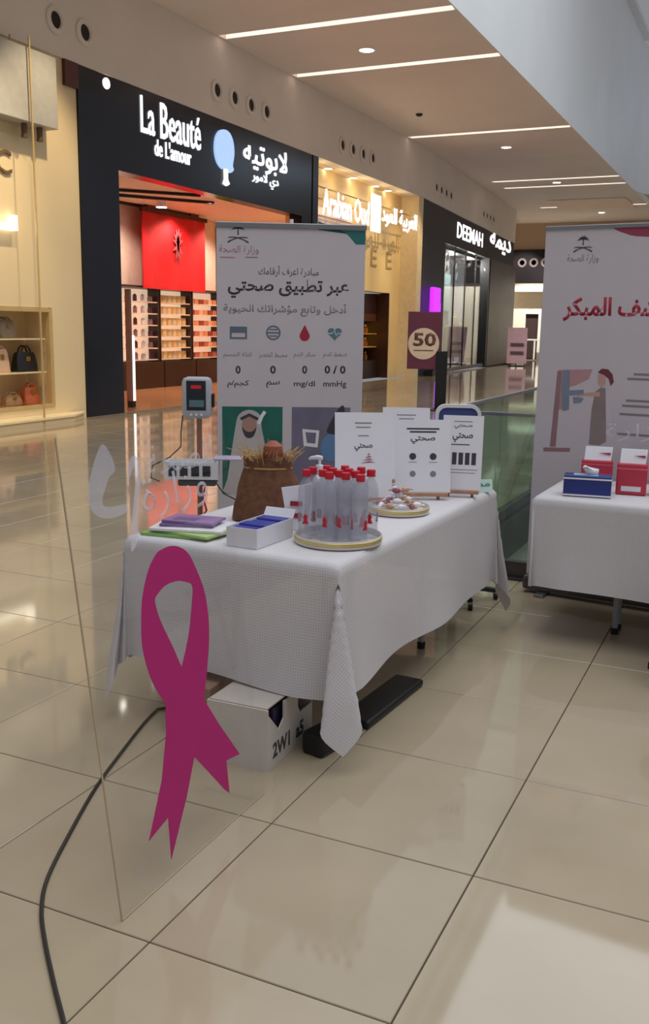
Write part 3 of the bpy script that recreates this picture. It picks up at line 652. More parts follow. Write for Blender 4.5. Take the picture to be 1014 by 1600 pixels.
for k, (x, z0, z1, cc) in enumerate([(3.7, .12, 1.7, (176, 170, 150)), (4.9, .12, 1.5, (150, 150, 120)), (6.0, .12, 1.7, (190, 186, 170)), (7.2, .12, 1.4, (130, 120, 100)), (8.4, .12, 1.8, (170, 160, 140)), (9.6, .12, 1.5, (150, 140, 130))]):
    t = thing('display_mannequin', ordn[min(k, 3)] if 0 else ['first', 'second', 'third', 'fourth', 'fifth', 'last'][k]+' draped garment form from the left in the charcoal shop window', 'mannequin', tuple(Matrix.Rotation(rz3, 3, 'Z') @ Vector((x, .8, 0))+Vector((bend0.x, bend0.y, .121))), rz3, 'garment forms in the charcoal shop window')
    mm = mat('garment_%d' % k, cc, .8); H = z1
    MB().lathe([(.25, 0), (.25, .02), (.03, .03), (.03, .3)], n=12).build('stand', STEEL, t, smooth=True)
    MB().loft([[(r_*math.cos(2*math.pi*q/14), .6*r_*math.sin(2*math.pi*q/14), z_) for q in range(14)] for r_, z_ in ((.34, .3), (.24, .3+.3*H), (.19, .3+.5*H), (.26, .3+.78*H), (.22, .3+.88*H), (.07, .3+.92*H), (.06, .3+H))]).build('garment', mm, t, smooth=True)
t = thing('display_screen', 'pale glowing backdrop panel high in the charcoal shop window', 'screen', tuple(Matrix.Rotation(rz3, 3, 'Z') @ Vector((6.9, 1.5, 0))+Vector((bend0.x, bend0.y, 2.3))), rz3)
for k in range(4): MB().box(-3.4+k*1.75, -1.8+k*1.75, 0, .05, 0, 1.5).build('panel', mat('pale_backdrop_%d' % (k % 2), [(196, 214, 210), (150, 176, 176)][k % 2], .5, emit=.12), t)
a = W3(664, 500); PUR = mat('violet_glow', (190, 40, 255), .5, emit=1.6, ecol=(175, 40, 255))
t = thing('violet_lamp', 'violet glowing lamp and strip at the edge of the charcoal shop', 'lamp', tuple(Matrix.Rotation(rz3, 3, 'Z') @ Vector((1.2, -.22, 0))+Vector((bend0.x, bend0.y, 0))), rz3)
MB().bbox(-.5, .42, -.08, .08, 1.9, 2.9, .05).build('lamp_box', PUR, t); MB().box(.46, .56, -.05, .05, .2, 2.4).build('strip', PUR, t); MB().box(-.5, .6, -.12, .12, 0, .2).build('base', BLACK, t); MB().box(-.1, .1, -.05, .05, .2, 1.9).build('post', BLACK, t)
struct(MB().box(-14, -11.95, 46.25, 46.5, 0, 5.6).build('wall_side_return', DGREY))
# promenade signs
p0 = Pz(683, 641, 0); t = thing('sale_sign', 'maroon sale sign with large cream circle reading 50 on a black post', 'sign', (p0.x, p0.y, 0), R(20))
rt = ray(507, 800); dist = p0.length; s_ = dist/F
a = PY(637, 487, p0.y); c = PY(683, 577, p0.y); zt, zb = a.z, c.z
MB().bbox(-.62, .02, -.02, .02, zb, zt, .005).build('panel', mat('maroon_board', (104, 44, 62), .5), t)
shape('disc', [circle(-.31, (zt+zb)/2-.06, .30)], mat('sticker_cream', (226, 200, 170), .6), t, (0, -.021, 0), FRONT, .003)
lettering('numerals', '50', mat('sticker_brown', (110, 70, 60), .6), t, (-.29, -.025, (zt+zb)/2+.02), FRONT, width=.44, height=.26, bold=.03, depth=.003)
MB().box(-.5, -.12, -.026, -.0245, (zt+zb)/2-.2, (zt+zb)/2-.18).build('underline', mat('sticker_brown', (110, 70, 60), .6), t)
MB().bbox(-.06, .16, -.05, .05, .03, zb+.35, .01).build('post', BLACK, t)
MB().bbox(-.4, .3, -.22, .22, 0, .03, .01).build('base', BLACK, t)
p0 = Pz(792, 572, 0); t = thing('poster_stand', 'pink and white tilted poster stand by the brown column', 'sign', (p0.x+.4, p0.y, 0), R(15))
MB().frustum([(-.42, 0, .12), (.42, 0, .12), (.42, .04, .12), (-.42, .04, .12)], [(-.42, .3, 1.65), (.42, .3, 1.65), (.42, .34, 1.65), (-.42, .34, 1.65)]).build('board', mat('poster_pink', (232, 186, 192), .6), t)
for z in (.5, .85): MB().box(-.28, .28, .3*(z-.12)/1.53-.03, .3*(z-.12)/1.53-.005, z, z+.14).build('print_band', mat('poster_print', (120, 84, 88), .6), t)
MB().box(-.35, .35, .0, .5, 0, .04).build('base', BLACK, t); MB().box(-.03, .03, .34, .4, .04, 1.2).build('strut', BLACK, t)
# ================================================================== MAIN TABLE
def cloth_mesh(a, b_, d, step=.03, ph=0, ear=.3, tuck=False):
    nx = int(round(2*(a+d)/step)); ny = int(round(2*(b_+d)/step)); vs = []; uvs = []
    for j in range(ny+1):
        for i in range(nx+1):
            u = -(a+d)+2*(a+d)*i/nx; v = -(b_+d)+2*(b_+d)*j/ny
            su, sv = (1 if u >= 0 else -1), (1 if v >= 0 else -1)
            du, dv = max(abs(u)-a, 0), max(abs(v)-b_, 0)
            uvs.append((u, v))
            if du == 0 and dv == 0: p = (u, v, 0)
            elif dv == 0:
                q = du/d; o_ = .006+.03*q*q*(.5+.5*math.sin(v*7+ph+su)); fade = min(1, (b_-abs(v))/.15); o_ = .006+(o_-.006)*fade
                p = (su*(a+o_), v, -du-.012*q*math.sin(v*5+ph))
            elif du == 0:
                q = dv/d; o_ = .006+.03*q*q*(.5+.5*math.sin(u*8+ph+sv)); fade = min(1, (a-abs(u))/.15); o_ = .006+(o_-.006)*fade
                p = (u, sv*(b_+o_), -dv-.012*q*math.sin(u*5+ph))
            else:
                r_ = math.hypot(du, dv); th = math.atan2(dv, du)/(math.pi/2); tri = 1-abs(2*th-1); s = tri*tri*(3-2*tri)
                out = r_*ear*s*(.45+.55*min(1, r_/d)); wob = .10*r_*math.sin(th*4*math.pi)*math.sin(tri*math.pi/2)
                k = r_*(1-.04*s)
                # keep the two sides flush, let the point of the corner hang in a soft fold
                p = (su*(a+.006+out*.72+wob), sv*(b_+.006+out*.72-wob), -k)
            if tuck and du > 0 and dv > 0:
                q = max(du, dv); p = (su*(a+.006-.05*q), sv*(b_+.006-.02*q), -q)
            vs.append(p)
    fs = []; W_ = nx+1
    for j in range(ny):
        for i in range(nx): fs.append((j*W_+i, j*W_+i+1, (j+1)*W_+i+1, (j+1)*W_+i))
    me = bpy.data.meshes.new('cloth'); me.from_pydata(vs, [], fs); me.update()
    ul = me.uv_layers.new(name='UVMap')
    for l in me.loops: ul.data[l.index].uv = uvs[l.vertex_index]
    me.materials.append(CLOTH); me.shade_smooth()
    return me
def folding_table(label, loc, rz, a, b_, axis_legs):
    t = thing('folding_table', label, 'table', loc, rz)
    MB().bbox(-a, a, -b_, b_, .715, .75, .01).build('tabletop', WPLAST, t)
    for x in (-1, 1):
        for y in (-1, 1):
            lx, ly = x*(a-axis_legs[0]), y*(b_-axis_legs[1])
            MB().tube([(lx, ly, 0), (lx, ly, .714)], .016, 10).build('leg', GPLAST, t, smooth=True)
            MB().lathe([(.02, 0), (.022, .03), (.017, .035)], (lx, ly, 0), 10).build('foot_cap', BLACK, t)
    return t
TZ = .757
TC = Vector((-1.749, 3.92, 0)); TR = R(-2.0)
folding_table('white folding table under the large white cloth', TC, TR, .455, .93, (.18, .50))
o = link('tablecloth', cloth_mesh(.465, .94, .5, ear=.13), None, (TC.x, TC.y, .7555), (0, 0, TR)); tag(o, 'white patterned tablecloth draped over the nearer long table', 'tablecloth')
def T(x, y): p = Pz(x, y, TZ); return Vector((p.x, p.y, TZ))
# ---- under the table
t = thing('carton', 'white cardboard carton with printed side under the nearer table', 'box', (-1.63, 2.985, 0), R(1))
CARD = mat('white_carton', (206, 198, 190), .7, var=.05)
h_ = .235; w_ = .125; l_ = .19; th = .006
MB().box(-w_, w_, -l_, -l_+th, .0, h_).build('front_panel', CARD, t); MB().box(-w_, w_, l_-th, l_, 0, h_).build('rear_panel', CARD, t)
MB().box(-w_, -w_+th, -l_+th, l_-th, 0, h_).build('side_panel', CARD, t); 
sp = MB().prism([(-l_+th, 0), (l_-th, 0), (l_-th, .13), (.08, .13), (.06, .16), (.06, .225), (-.06, .225), (-.06, .16), (-.1, .13), (-l_+th, h_-.02)], lambda a, c, d: (w_-th+d, a, c), th).build('side_panel', CARD, t)
lettering('print', '2W1  a5', INK, sp, (w_+.0005, -.02, .065), SIDE, width=.26, height=.06, bold=.03, depth=.0008)
MB().box(-w_+th, w_-th, -l_+th, l_-th, .002, .01).build('bottom', CARD, t)
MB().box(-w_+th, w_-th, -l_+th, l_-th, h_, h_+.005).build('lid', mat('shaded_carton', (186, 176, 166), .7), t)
MB().bbox(-.09, w_-.03, -.08, .08, .012, .2, .01).build('contents', mat('violet_pack', (70, 58, 92), .5), t)
tag(MB().bbox(-.07, .07, -.28, .28, 0, .035, .012).build('flat_case', BLACK, None, (-1.365, 3.58, .0), (0, 0, R(-4))), 'black flat case lying on the floor under the nearer table', 'case')
tag(MB().bbox(-.05, .05, -.09, .09, 0, .09, .015).build('pouch', BLACK, None, (-1.40, 3.075, .0), (0, 0, R(-12))), 'small black pouch on the floor beside the printed carton', 'pouch')
tag(MB().bbox(-.10, .08, -.11, .11, 0, .22, .004).build('carton', mat('brown_carton', (150, 116, 100), .7), None, (-1.90, 3.02, 0), (0, 0, R(3))), 'small brown carton behind the magenta ribbon under the table', 'box')
# ---- black cable on the floor
cp = [(105, 1640), (100, 1600), (85, 1540), (70, 1470), (65, 1420), (75, 1370), (110, 1300), (150, 1230), (190, 1175), (225, 1130), (246, 1108)]
pts = [Pz(x, y, .006) for x, y in cp]; pts[-1].z = .006
sm = []
for i in range(len(pts)-1):
    p0, p1, p2, p3 = pts[max(i-1, 0)], pts[i], pts[i+1], pts[min(i+2, len(pts)-1)]
    for j in range(5):
        q = j/5; sm.append(.5*((2*p1)+(p2-p0)*q+(2*p0-5*p1+4*p2-p3)*q*q+(3*p1-p0-3*p2+p3)*q**3))
sm.append(pts[-1]); sm.append(Vector((-1.98, 3.3, .006)))
for v in sm: v.z = .0062
tag(MB().tube(sm, .006, 8).build('power_cable', mat('black_cable', (34, 28, 24), .5), None, smooth=True), 'thin black cable snaking over the floor to the table', 'cable')
# ================================================================== things on the main table
# ---- round trays
def tray(label, c, r_):
    t = thing('round_tray', label, 'tray', c)
    MB().lathe([(r_*.9, 0), (r_, .004), (r_, .03), (r_*.985, .034), (r_*.97, .03), (r_*.96, .01), (0.001, .01)], n=40).build('dish', mat('pearl_tray', (214, 206, 196), .3), t, smooth=True)
    MB().lathe([(r_+.0005, .014), (r_+.002, .015), (r_+.002, .027), (r_+.0005, .028)], n=40, caps=False).build('gold_band', mat('gold_band', (206, 186, 120), .3, metal=.5), t)
    return t
ta, tb = T(462, 849), T(593, 843); tc = (ta+tb)/2; tc.z = TZ
TRR = (tb-ta).length/2
tray('round pearl tray with gold band under the water bottles', tc, TRR)
def bottle(label, loc, rz):
    t = thing('water_bottle', label, 'bottle', loc, rz, 'red-capped water bottles on the round tray')
    pr = [(.026, 0), (.031, .005), (.031, .04), (.0293, .047), (.031, .054), (.031, .13), (.0293, .137), (.031, .144), (.031, .19), (.026, .215), (.0135, .237), (.0125, .25)]
    MB().lathe(pr, n=18).build('body', BOTGL, t, smooth=True)
    MB().lathe([(.0165, .244), (.0168, .246), (.0168, .266), (.0155, .27)], n=18).build('cap', RED, t, smooth=True)
    for k in range(3):
        a0 = k*2.1; vs = []
        for zz_, w_ in ((.062, .42), (.078, .2), (.09, .3), (.1, .1)):
            for q in range(5): aa = a0+w_*(q/4-.5)*2; vs.append((.0316*math.cos(aa), .0316*math.sin(aa), zz_))
        MB().add(vs, [(j*5+q, j*5+q+1, j*5+q+6, j*5+q+5) for j in range(3) for q in range(4)]).build('red_print', RED, t)
    return t
bpix = [(487, 840, 'front left'), (513, 850, 'front'), (536, 848, 'front right'), (556, 838, 'right'), (572, 830, 'far right'), (500, 826, 'second row left'), (524, 830, 'second row middle'), (548, 826, 'second row right'), (578, 818, 'back right'), (520, 817, 'back left'), (545, 815, 'back middle')]
placed = []; b0 = None
spots = []
for ring, n, off in ((0, 1, 0), (.0635, 6, .3), (.127, 11, .1)):
    for k in range(n):
        if ring > .1 and k in (0, 7, 8, 9): continue
        a_ = off+2*math.pi*k/n
        spots.append((tc.x+ring*math.cos(a_)*1.0+.0, tc.y+ring*math.sin(a_), ))
spots = [s_ for s_ in spots if math.hypot(s_[0]-tc.x, s_[1]-tc.y)+.031 < TRR*.975]
spots.sort(key=lambda q: q[1])
for n, (x, y) in enumerate(spots):
    lab = 'clear water bottle with red cap, number %d nearest the camera on the tray' % (n+1)
    ordw = ['nearest', 'second nearest', 'third nearest', 'fourth nearest', 'fifth nearest', 'sixth nearest', 'seventh nearest', 'eighth nearest', 'ninth nearest', 'tenth nearest', 'eleventh nearest', 'twelfth nearest', 'thirteenth nearest', 'fourteenth nearest', 'farthest']
    lab = 'clear water bottle with red cap, '+ordw[min(n, 14)]+' of the bottles on the tray'
    if b0 is None: b0 = bottle(lab, (x, y, TZ+.0105), .4)
    else: dup(b0, (x, y, TZ+.0105), n*1.3+.4, lab)
# pump dispenser
p = T(497, 806); t = thing('pump_bottle', 'white pump dispenser standing behind the water bottles', 'bottle', (p.x-.01, p.y+.03, TZ))
MB().lathe([(.03, 0), (.032, .005), (.032, .15), (.02, .175), (.013, .18), (.013, .2)], n=18).build('body', mat('translucent_white', (220, 222, 230), .3), t, smooth=True)
MB().lathe([(.017, .2), (.017, .222), (.006, .224), (.006, .25)], n=14).build('collar', WPLAST, t, smooth=True)
MB().tube([(.012, 0, .255), (-.012, 0, .256), (-.045, 0, .25), (-.05, 0, .244)], [.009, .01, .007, .006]).build('pump_head', WPLAST, t, smooth=True)
# tray of sweets
ta, tb = T(578, 806), T(665, 795); t2 = (ta+tb)/2; t2.z = TZ; r2 = (tb-ta).length/2*.86; t2 = T(622, 800)
tray('round pearl tray heaped with wrapped sweets', t2, r2)
k_ = 0; sw0 = {}
scol = [(236, 232, 238), (150, 90, 96), (214, 214, 228), (188, 150, 120)]
for ring, n, z in ((0, 1, .07), (.045, 6, .05), (.085, 10, .03), (.03, 3, .095), (.122, 14, .012)):
    if ring+.025 > r2: continue
    for q in range(n):
        a_ = 2*math.pi*q/n+ring*17; ci = (q*3+int(ring*100)) % 4
        loc = (t2.x+ring*math.cos(a_), t2.y+ring*math.sin(a_), TZ+max(.012, z)+.008)
        if ci not in sw0:
            s_ = thing('wrapped_sweet', ['white wrapped sweet heaped on the second tray', 'maroon wrapped sweet heaped on the second tray', 'pale lilac wrapped sweet heaped on the second tray', 'tan wrapped sweet heaped on the second tray'][ci], 'sweet', loc, a_*2, 'wrapped sweets on the second tray')
            mm = mat('wrapper_%d' % ci, scol[ci], .35)
            MB().lathe([(.004, -.02), (.011, -.014), (.014, 0), (.011, .014), (.004, .02)], n=10, axis='x').build('sweet_body', mm, s_, smooth=True)
            for e in (-1, 1): MB().frustum([(e*.018, -.003, -.002), (e*.018, .003, -.002), (e*.018, .003, .002), (e*.018, -.003, .002)], [(e*.034, -.013, -.003), (e*.034, .013, -.001), (e*.034, .013, .002), (e*.034, -.013, .001)]).build('wrapper_twist', mm, s_)
            sw0[ci] = s_
        else: dup(sw0[ci], loc, a_*2)
# ---- easels with printed sheets
def easel(label, foot, rz, w, h, prints, lean=R(12), wood=True):
    t = thing('table_easel', 'small wooden table easel '+label, 'easel', foot, rz)
    z0 = .035
    for s_ in (-1, 1): MB().frustum([(s_*w*.30-.007, -.03, 0), (s_*w*.30+.007, -.03, 0), (s_*w*.30+.007, -.016, 0), (s_*w*.30-.007, -.016, 0)], [(s_*w*.1-.007, .06, h*.95), (s_*w*.1+.007, .06, h*.95), (s_*w*.1+.007, .074, h*.95), (s_*w*.1-.007, .074, h*.95)]).build('leg', WOOD, t)
    MB().frustum([(-.007, .16, 0), (.007, .16, 0), (.007, .174, 0), (-.007, .174, 0)], [(-.007, .07, h*.9), (.007, .07, h*.9), (.007, .084, h*.9), (-.007, .084, h*.9)]).build('leg', WOOD, t)
    MB().bbox(-w*.46, w*.46, -.058, -.026, z0-.018, z0, .003).build('ledge', WOOD, t)
    return t, z0
def sheet(label, foot, rz, w, h, marks, z0=.036, lean=R(12), y=-.046):
    o = thing('printed_sheet', label, 'sign', (foot[0]-y*math.sin(rz), foot[1]+y*math.cos(rz), foot[2]+z0), rz)
    o.rotation_euler = (-lean, 0, rz)
    MB().box(-w/2, w/2, 0, .003, 0, h).build('board', PAPER, o)
    for kind, x, z, ww, hh_, mt in marks:
        if kind == 'bar': MB().box(x-ww/2, x+ww/2, -.0006, 0, z-hh_/2, z+hh_/2).build('print_line', mt, o)
        elif kind == 'dot': shape('icon', [circle(x, z, ww/2, 16)], mt, o, (0, -.0001, 0), FRONT, .0006)
        elif kind == 'ar': lettering('print', marks_txt.get((x, z), 'صحتي'), mt, o, (x, -.0001, z), FRONT, width=ww, height=hh_, bold=.02, depth=.0006, ar=True)
        elif kind == 'tree':
            m_ = MB()
            for k in range(4): m_.prism([(x-ww/2+k*.01, z+k*hh_/4), (x+ww/2-k*.008, z+k*hh_/4+.004), (x+ww*.1, z+(k+1)*hh_/4)], lambda a, b2, c: (a, -.0006+c, b2), .0006)
            m_.build('print_motif', mt, o)
        elif kind == 'bars':
            for k in range(5): MB().box(x-ww/2+k*ww/5, x-ww/2+k*ww/5+ww*.14, -.0006, 0, z-hh_/2, z+hh_/2).build('print_bar', mt, o)
    return o
marks_txt = {}
mA = [('bar', .0, .35, .08, .006, GINK), ('bar', 0, .33, .07, .005, GINK), ('bar', 0, .29, .05, .005, GINK), ('ar', 0, .235, .085, .035, INK), ('tree', .02, .16, .07, .05, PINKI), ('bar', 0, .12, .12, .004, GINK), ('bar', 0, .1, .12, .004, GINK)]
mC = [('bar', 0, .31, .16, .008, INK), ('bar', 0, .295, .13, .008, INK), ('ar', 0, .255, .12, .036, INK), ('dot', -.05, .175, .034, .03, INK), ('dot', .05, .175, .034, .03, INK), ('bar', -.05, .147, .04, .003, GINK), ('bar', .05, .147, .04, .003, GINK), ('dot', -.05, .09, .03, .03, GINK), ('dot', .05, .09, .03, .03, GINK)]
mD = [('bar', 0, .34, .09, .004, GINK), ('ar', 0, .315, .09, .024, GINK), ('ar', 0, .26, .1, .045, INK), ('bar', -.01, .225, .09, .005, INK), ('bars', .0, .155, .16, .06, INK), ('bar', 0, .1, .16, .003, GINK), ('bar', 0, .085, .14, .003, GINK)]
RZ = R(24)
def easel_set(lab, px_, py_, w, h, marks, rz, dy=0):
    p = T(px_, py_); f = (p.x, p.y+dy, TZ)
    easel('holding the '+lab, f, rz, w, h, None); sheet(lab[0].upper()*0+lab+' on a wooden easel on the nearer table', f, rz, w, h, marks)
easel_set('tall white notice nearest the water bottles', 566, 786, .27, .40, mA, R(30))
easel_set('white sheet with four round icons', 658, 778, .27, .355, mC, R(27))
easel_set('white sheet with a row of dark bars', 719, 774, .20, .37, mD, R(14))
easel_set('half-hidden plain white sheet between its neighbours', 632, 757, .25, .38, [('bar', 0, .34, .1, .005, GINK), ('bar', 0, .32, .08, .005, GINK)], R(24))
# little folded card at the far corner
p = T(764, 769); t = thing('folded_card', 'small pale green folded card at the far corner of the nearer table', 'card', (p.x-.035, p.y, TZ), R(35))
GC = mat('mint_card', (196, 222, 210), .6)
MB().prism([(-.02, 0), (-.018, 0), (.001, .06), (.02, 0), (.022, 0), (.001, .064)], lambda a, c, d: (d-.05, a, c), .1).build('card', GC, t)
lettering('print', 'مم', TEAL, t, (0, -.012, .03), (R(72), 0, 0), width=.07, height=.03, depth=.0006, ar=True)
# ---- sack bag with straw, leaflets, mask box
p = T(408, 818); SACK = mat('brown_sacking', (104, 66, 44), .85, var=.25, scale=40, bump=.4)
t = thing('gift_sack', 'brown sacking gift bag stuffed with straw on the nearer table', 'bag', (p.x-.02, p.y+.10, TZ), R(20))
rings = []; NN = 28
for q, kx, ky in ((0, .145, .10), (.02, .155, .11), (.25, .15, .10), (.5, .135, .085), (.72, .115, .065), (.86, .10, .052), (1.0, .105, .056)):
    rings.append([(kx*(abs(math.cos(2*math.pi*k/NN))**.7)*(1 if math.cos(2*math.pi*k/NN) >= 0 else -1)+.006*math.sin(k*5+q*4), ky*math.sin(2*math.pi*k/NN)*(1+.08*math.sin(k*3.1)), .265*q+(.012*math.sin(k*1.9) if q == 1 else 0)) for k in range(NN)])
MB().loft(rings).build('sack_body', SACK, t, smooth=True, ang=60)
m = MB()
for k in range(130):
    a_ = random.uniform(0, 6.28); rr = random.uniform(.0, 1); x, y = .10*rr*math.cos(a_), .05*rr*math.sin(a_)
    L = random.uniform(.05, .10); dx, dy = x*.7+random.uniform(-.03, .03), y*.7+random.uniform(-.03, .03)
    m.tube([(x, y, .235), (x+dx*.5, y+dy*.5, .25+L*.5), (x+dx, y+dy, .255+L*random.uniform(.4, .9))], [.0022, .002, .001], 4)
o = m.build('straw_filling', mat('dry_straw', (186, 150, 92), .8, var=.2), t); o['kind'] = 'stuff'
MB().lathe([(.03, .25), (.045, .28), (.04, .32), (.015, .34)], (.02, .0, 0), 14).build('gift_ball', mat('rust_cloth', (150, 82, 60), .7), t, smooth=True)
MB().tube([(.1*math.cos(2*math.pi*k/24), .055*math.sin(2*math.pi*k/24), .225) for k in range(25)], .005, 6).build('tie_cord', mat('jute', (170, 130, 80), .9), t, smooth=True)
# white printed pouch between the sack and the bottles
p = T(464, 826); t = thing('paper_pouch', 'white printed paper pouch between the sack and the bottles', 'pouch', (p.x+.005, p.y+.0, TZ), R(18))
MB().loft([[(-.05, -.025, 0), (.04, -.025, 0), (.04, .025, 0), (-.05, .025, 0)], [(-.055, -.02, .1), (.05, -.02, .1), (.05, .02, .1), (-.055, .02, .1)], [(-.07, -.004, .17), (.055, -.004, .19), (.055, .004, .19), (-.07, .004, .17)]]).build('pouch', PAPER, t)
for z in (.05, .1): MB().box(-.03, .02, -.0265, -.0255, z, z+.02).build('print_patch', REDI, t)
# open carton of masks
a, c, e = T(369, 858), T(412, 864), T(456, 836)
t = thing('mask_box', 'open white box with blue wrapped packs on the nearer table', 'box', (0, 0, 0))
t.location = (-1.735, 3.165, TZ); t.rotation_euler = (0, 0, R(-3))
W2, D2, H2 = .068, .135, .075
for args in ((-W2, W2, -D2, -D2+.003), (-W2, W2, D2-.003, D2)): MB().box(*args, 0, H2).build('side_panel', PAPER, t)
for x in (-W2, W2-.003): MB().box(x, x+.003, -D2+.003, D2-.003, 0, H2).build('end_panel', PAPER, t)
MB().box(-W2+.003, W2-.003, -D2+.003, D2-.003, 0, .003).build('bottom', PAPER, t)
MB().frustum([(-W2, D2, H2), (W2, D2, H2), (W2, D2+.002, H2), (-W2, D2+.002, H2)], [(-W2, D2+.02, H2+.03), (W2, D2+.02, H2+.03), (W2, D2+.022, H2+.03), (-W2, D2+.022, H2+.03)]).build('lid_flap', PAPER, t)
for k in range(4): MB().bbox(-W2+.008, W2-.008, -D2+.008+k*.063, -D2+.066+k*.063, .01, H2-.004+.006*(k % 2), .006).build('blue_pack', mat('royal_blue_pack', (44, 50, 140), .5), t)
# fan of leaflets
LC = [((120, 176, 70), 'bottom green leaflet'), ((170, 196, 120), 'pale green leaflet'), ((226, 224, 226), 'white leaflet'), ((112, 82, 138), 'purple leaflet'), ((140, 108, 160), 'topmost lilac leaflet')]
pc = T(288, 838)
for k, (cc, nm) in enumerate(LC):
    o = thing('leaflet', nm+' in the fanned pile at the near left table corner', 'leaflet', (pc.x+(-.03, .0, -.01, -.03, -.02)[k], pc.y+.055+.012*k, TZ+.0005+.0105*k), R((6, -8, 14, 20, 8)[k]), 'leaflets fanned on the nearer table')
    mm = mat('leaflet_%d' % k, cc, .35, var=.12, scale=10); L_, B_ = (.30, .2) if k < 3 else (.22, .14)
    m_ = MB(); nseg = 8
    ring = []
    for i in range(nseg+1):
        x = -L_/2+L_*i/nseg; z = 0
        ring.append([(x, -B_/2, z), (x, B_/2, z), (x, B_/2, z+.009), (x, -B_/2, z+.009)])
    m_.loft(ring).build('pages', mm, o)
    MB().box(-L_*.35, L_*.1, -B_*.3, B_*.1, .0092, .0098).build('print_patch', mat('leaflet_print_%d' % k, tuple(int(v*.75) for v in cc), .5), o)
# ================================================================== ACRYLIC STAND WITH RIBBON
AC0 = Vector((-1.44, 1.858, .001)); LEAN = math.atan2(.165, 1.298)
ac = thing('acrylic_stand', 'clear leaning acrylic sheet with magenta ribbon and white lettering in front of the table', 'display stand', AC0)
ac.rotation_euler = (0, -LEAN, 0)
AW, AH = .80, 1.305
MB().box(-.003, .003, .004, AW, .002, AH-.003).build('sheet', ACRYL, ac)
MB().box(-.002, .002, 0, .0035, 0, AH).build('polished_edge', ACEDGE, ac)
MB().box(-.0025, .0025, .004, AW, 0, .0015).build('polished_edge', ACEDGE, ac)
an = Vector((math.cos(LEAN), 0, math.sin(LEAN))); az = Vector((-math.sin(LEAN), 0, math.cos(LEAN)))
def AC(x, y):
    d = ray(x, y); t_ = (AC0-E0).dot(an)/d.dot(an); p_ = E0+d*t_-AC0; return (p_.y, p_.dot(az))
outer = [(266, 853), (252, 858), (242, 866), (230, 891), (221, 932), (219, 974), (221, 1012), (229, 1045), (239, 1071), (257, 1100)]
tail = [(258, 1145), (251, 1220), (231, 1314), (261, 1277), (266, 1343), (290, 1245), (302, 1182), (350, 1234), (357, 1239), (352, 1188), (373, 1178), (343, 1135), (317, 1093)]
right = [(319, 1070), (322, 1045), (325, 998), (323.5, 959), (317.6, 923.5), (307, 894), (294, 867), (280.6, 855.5)]
hole = [(282, 1042.5), (269, 1012), (249.5, 971), (240.6, 941), (243.6, 929.5), (257, 914.7), (274.7, 908), (289.5, 909.6), (299, 916), (298, 944), (294, 985.7), (288, 1018)]
def fine(pts):   # open smooth run
    out = []
    for i in range(len(pts)-1):
        p0, p1, p2, p3 = pts[max(i-1, 0)], pts[i], pts[i+1], pts[min(i+2, len(pts)-1)]
        for j in range(4):
            q = j/4; out.append(tuple(.5*((2*p1[k])+(-p0[k]+p2[k])*q+(2*p0[k]-5*p1[k]+4*p2[k]-p3[k])*q*q+(-p0[k]+3*p1[k]-3*p2[k]+p3[k])*q**3) for k in (0, 1)))
    return out+[pts[-1]]
rib = shape('ribbon', [[AC(*q) for q in fine(right[:]+outer)[:-1]+[outer[-1]]+tail], [AC(*q) for q in fine(hole)]], MAG, ac, (.0032, 0, 0), SIDE, .0012)
rib['label'] = 'magenta awareness ribbon'
VINREF = alpha_mat('white_vinyl_and_reflection', (228, 224, 236), .34)  # shared by the lettering and the painted reflection
hook = [(200, 730), (204, 716), (212, 718), (206, 760), (205, 800), (207, 838), (203, 862)]
shape('reflection_stroke', [[AC(*q) for q in fine([(198, 760), (199, 728), (206, 712), (216, 722), (217, 760), (213, 810), (215, 840), (204, 862), (203, 830), (206, 800), (210, 752), (208, 730), (203, 740)])]], VINREF, ac, (.0032, 0, 0), SIDE, .0006)  # pale stroke painted in place of a person's reflection in the sheet
shape('reflection_stroke', [[AC(*q) for q in fine([(146, 720), (158, 694), (172, 712), (178, 735), (168, 748), (158, 785), (170, 792), (196, 788), (196, 800), (172, 810), (150, 806), (138, 790), (136, 760)])]], alpha_mat('faint_vinyl_and_reflection', (222, 222, 238), .24), ac, (.0032, 0, 0), SIDE, .0006)  # fainter stroke, part of the same painted reflection
a, c = AC(222, 800), AC(322, 758); b2 = AC(270, 740); b3 = AC(270, 800)
lettering('vinyl_lettering', 'وزارة', VINREF, ac, (.0032, (a[0]+c[0])/2, (b2[1]+b3[1])/2), SIDE, width=c[0]-a[0], height=abs(b2[1]-b3[1])*1.15, bold=-.004, depth=.0006, ar=True)
a, c = AC(226, 724), AC(330, 700)
lettering('vinyl_lettering', 'الصحة', alpha_mat('faint_vinyl_and_reflection', (222, 222, 238), .24), ac, (.0032, (a[0]+c[0])/2, (a[1]+c[1])/2), SIDE, width=c[0]-a[0], height=.09, bold=-.004, depth=.0006, ar=True)
MB().prism([(0, 0), (0, .55), (-.02, .55), (-.20, .0+.0)], lambda a_, c_, d: (a_-.0035, AW-.06+d, c_*1.0+max(0, -a_)*math.tan(LEAN)*1.0), .004).build('rear_fin', ACRYL, ac)
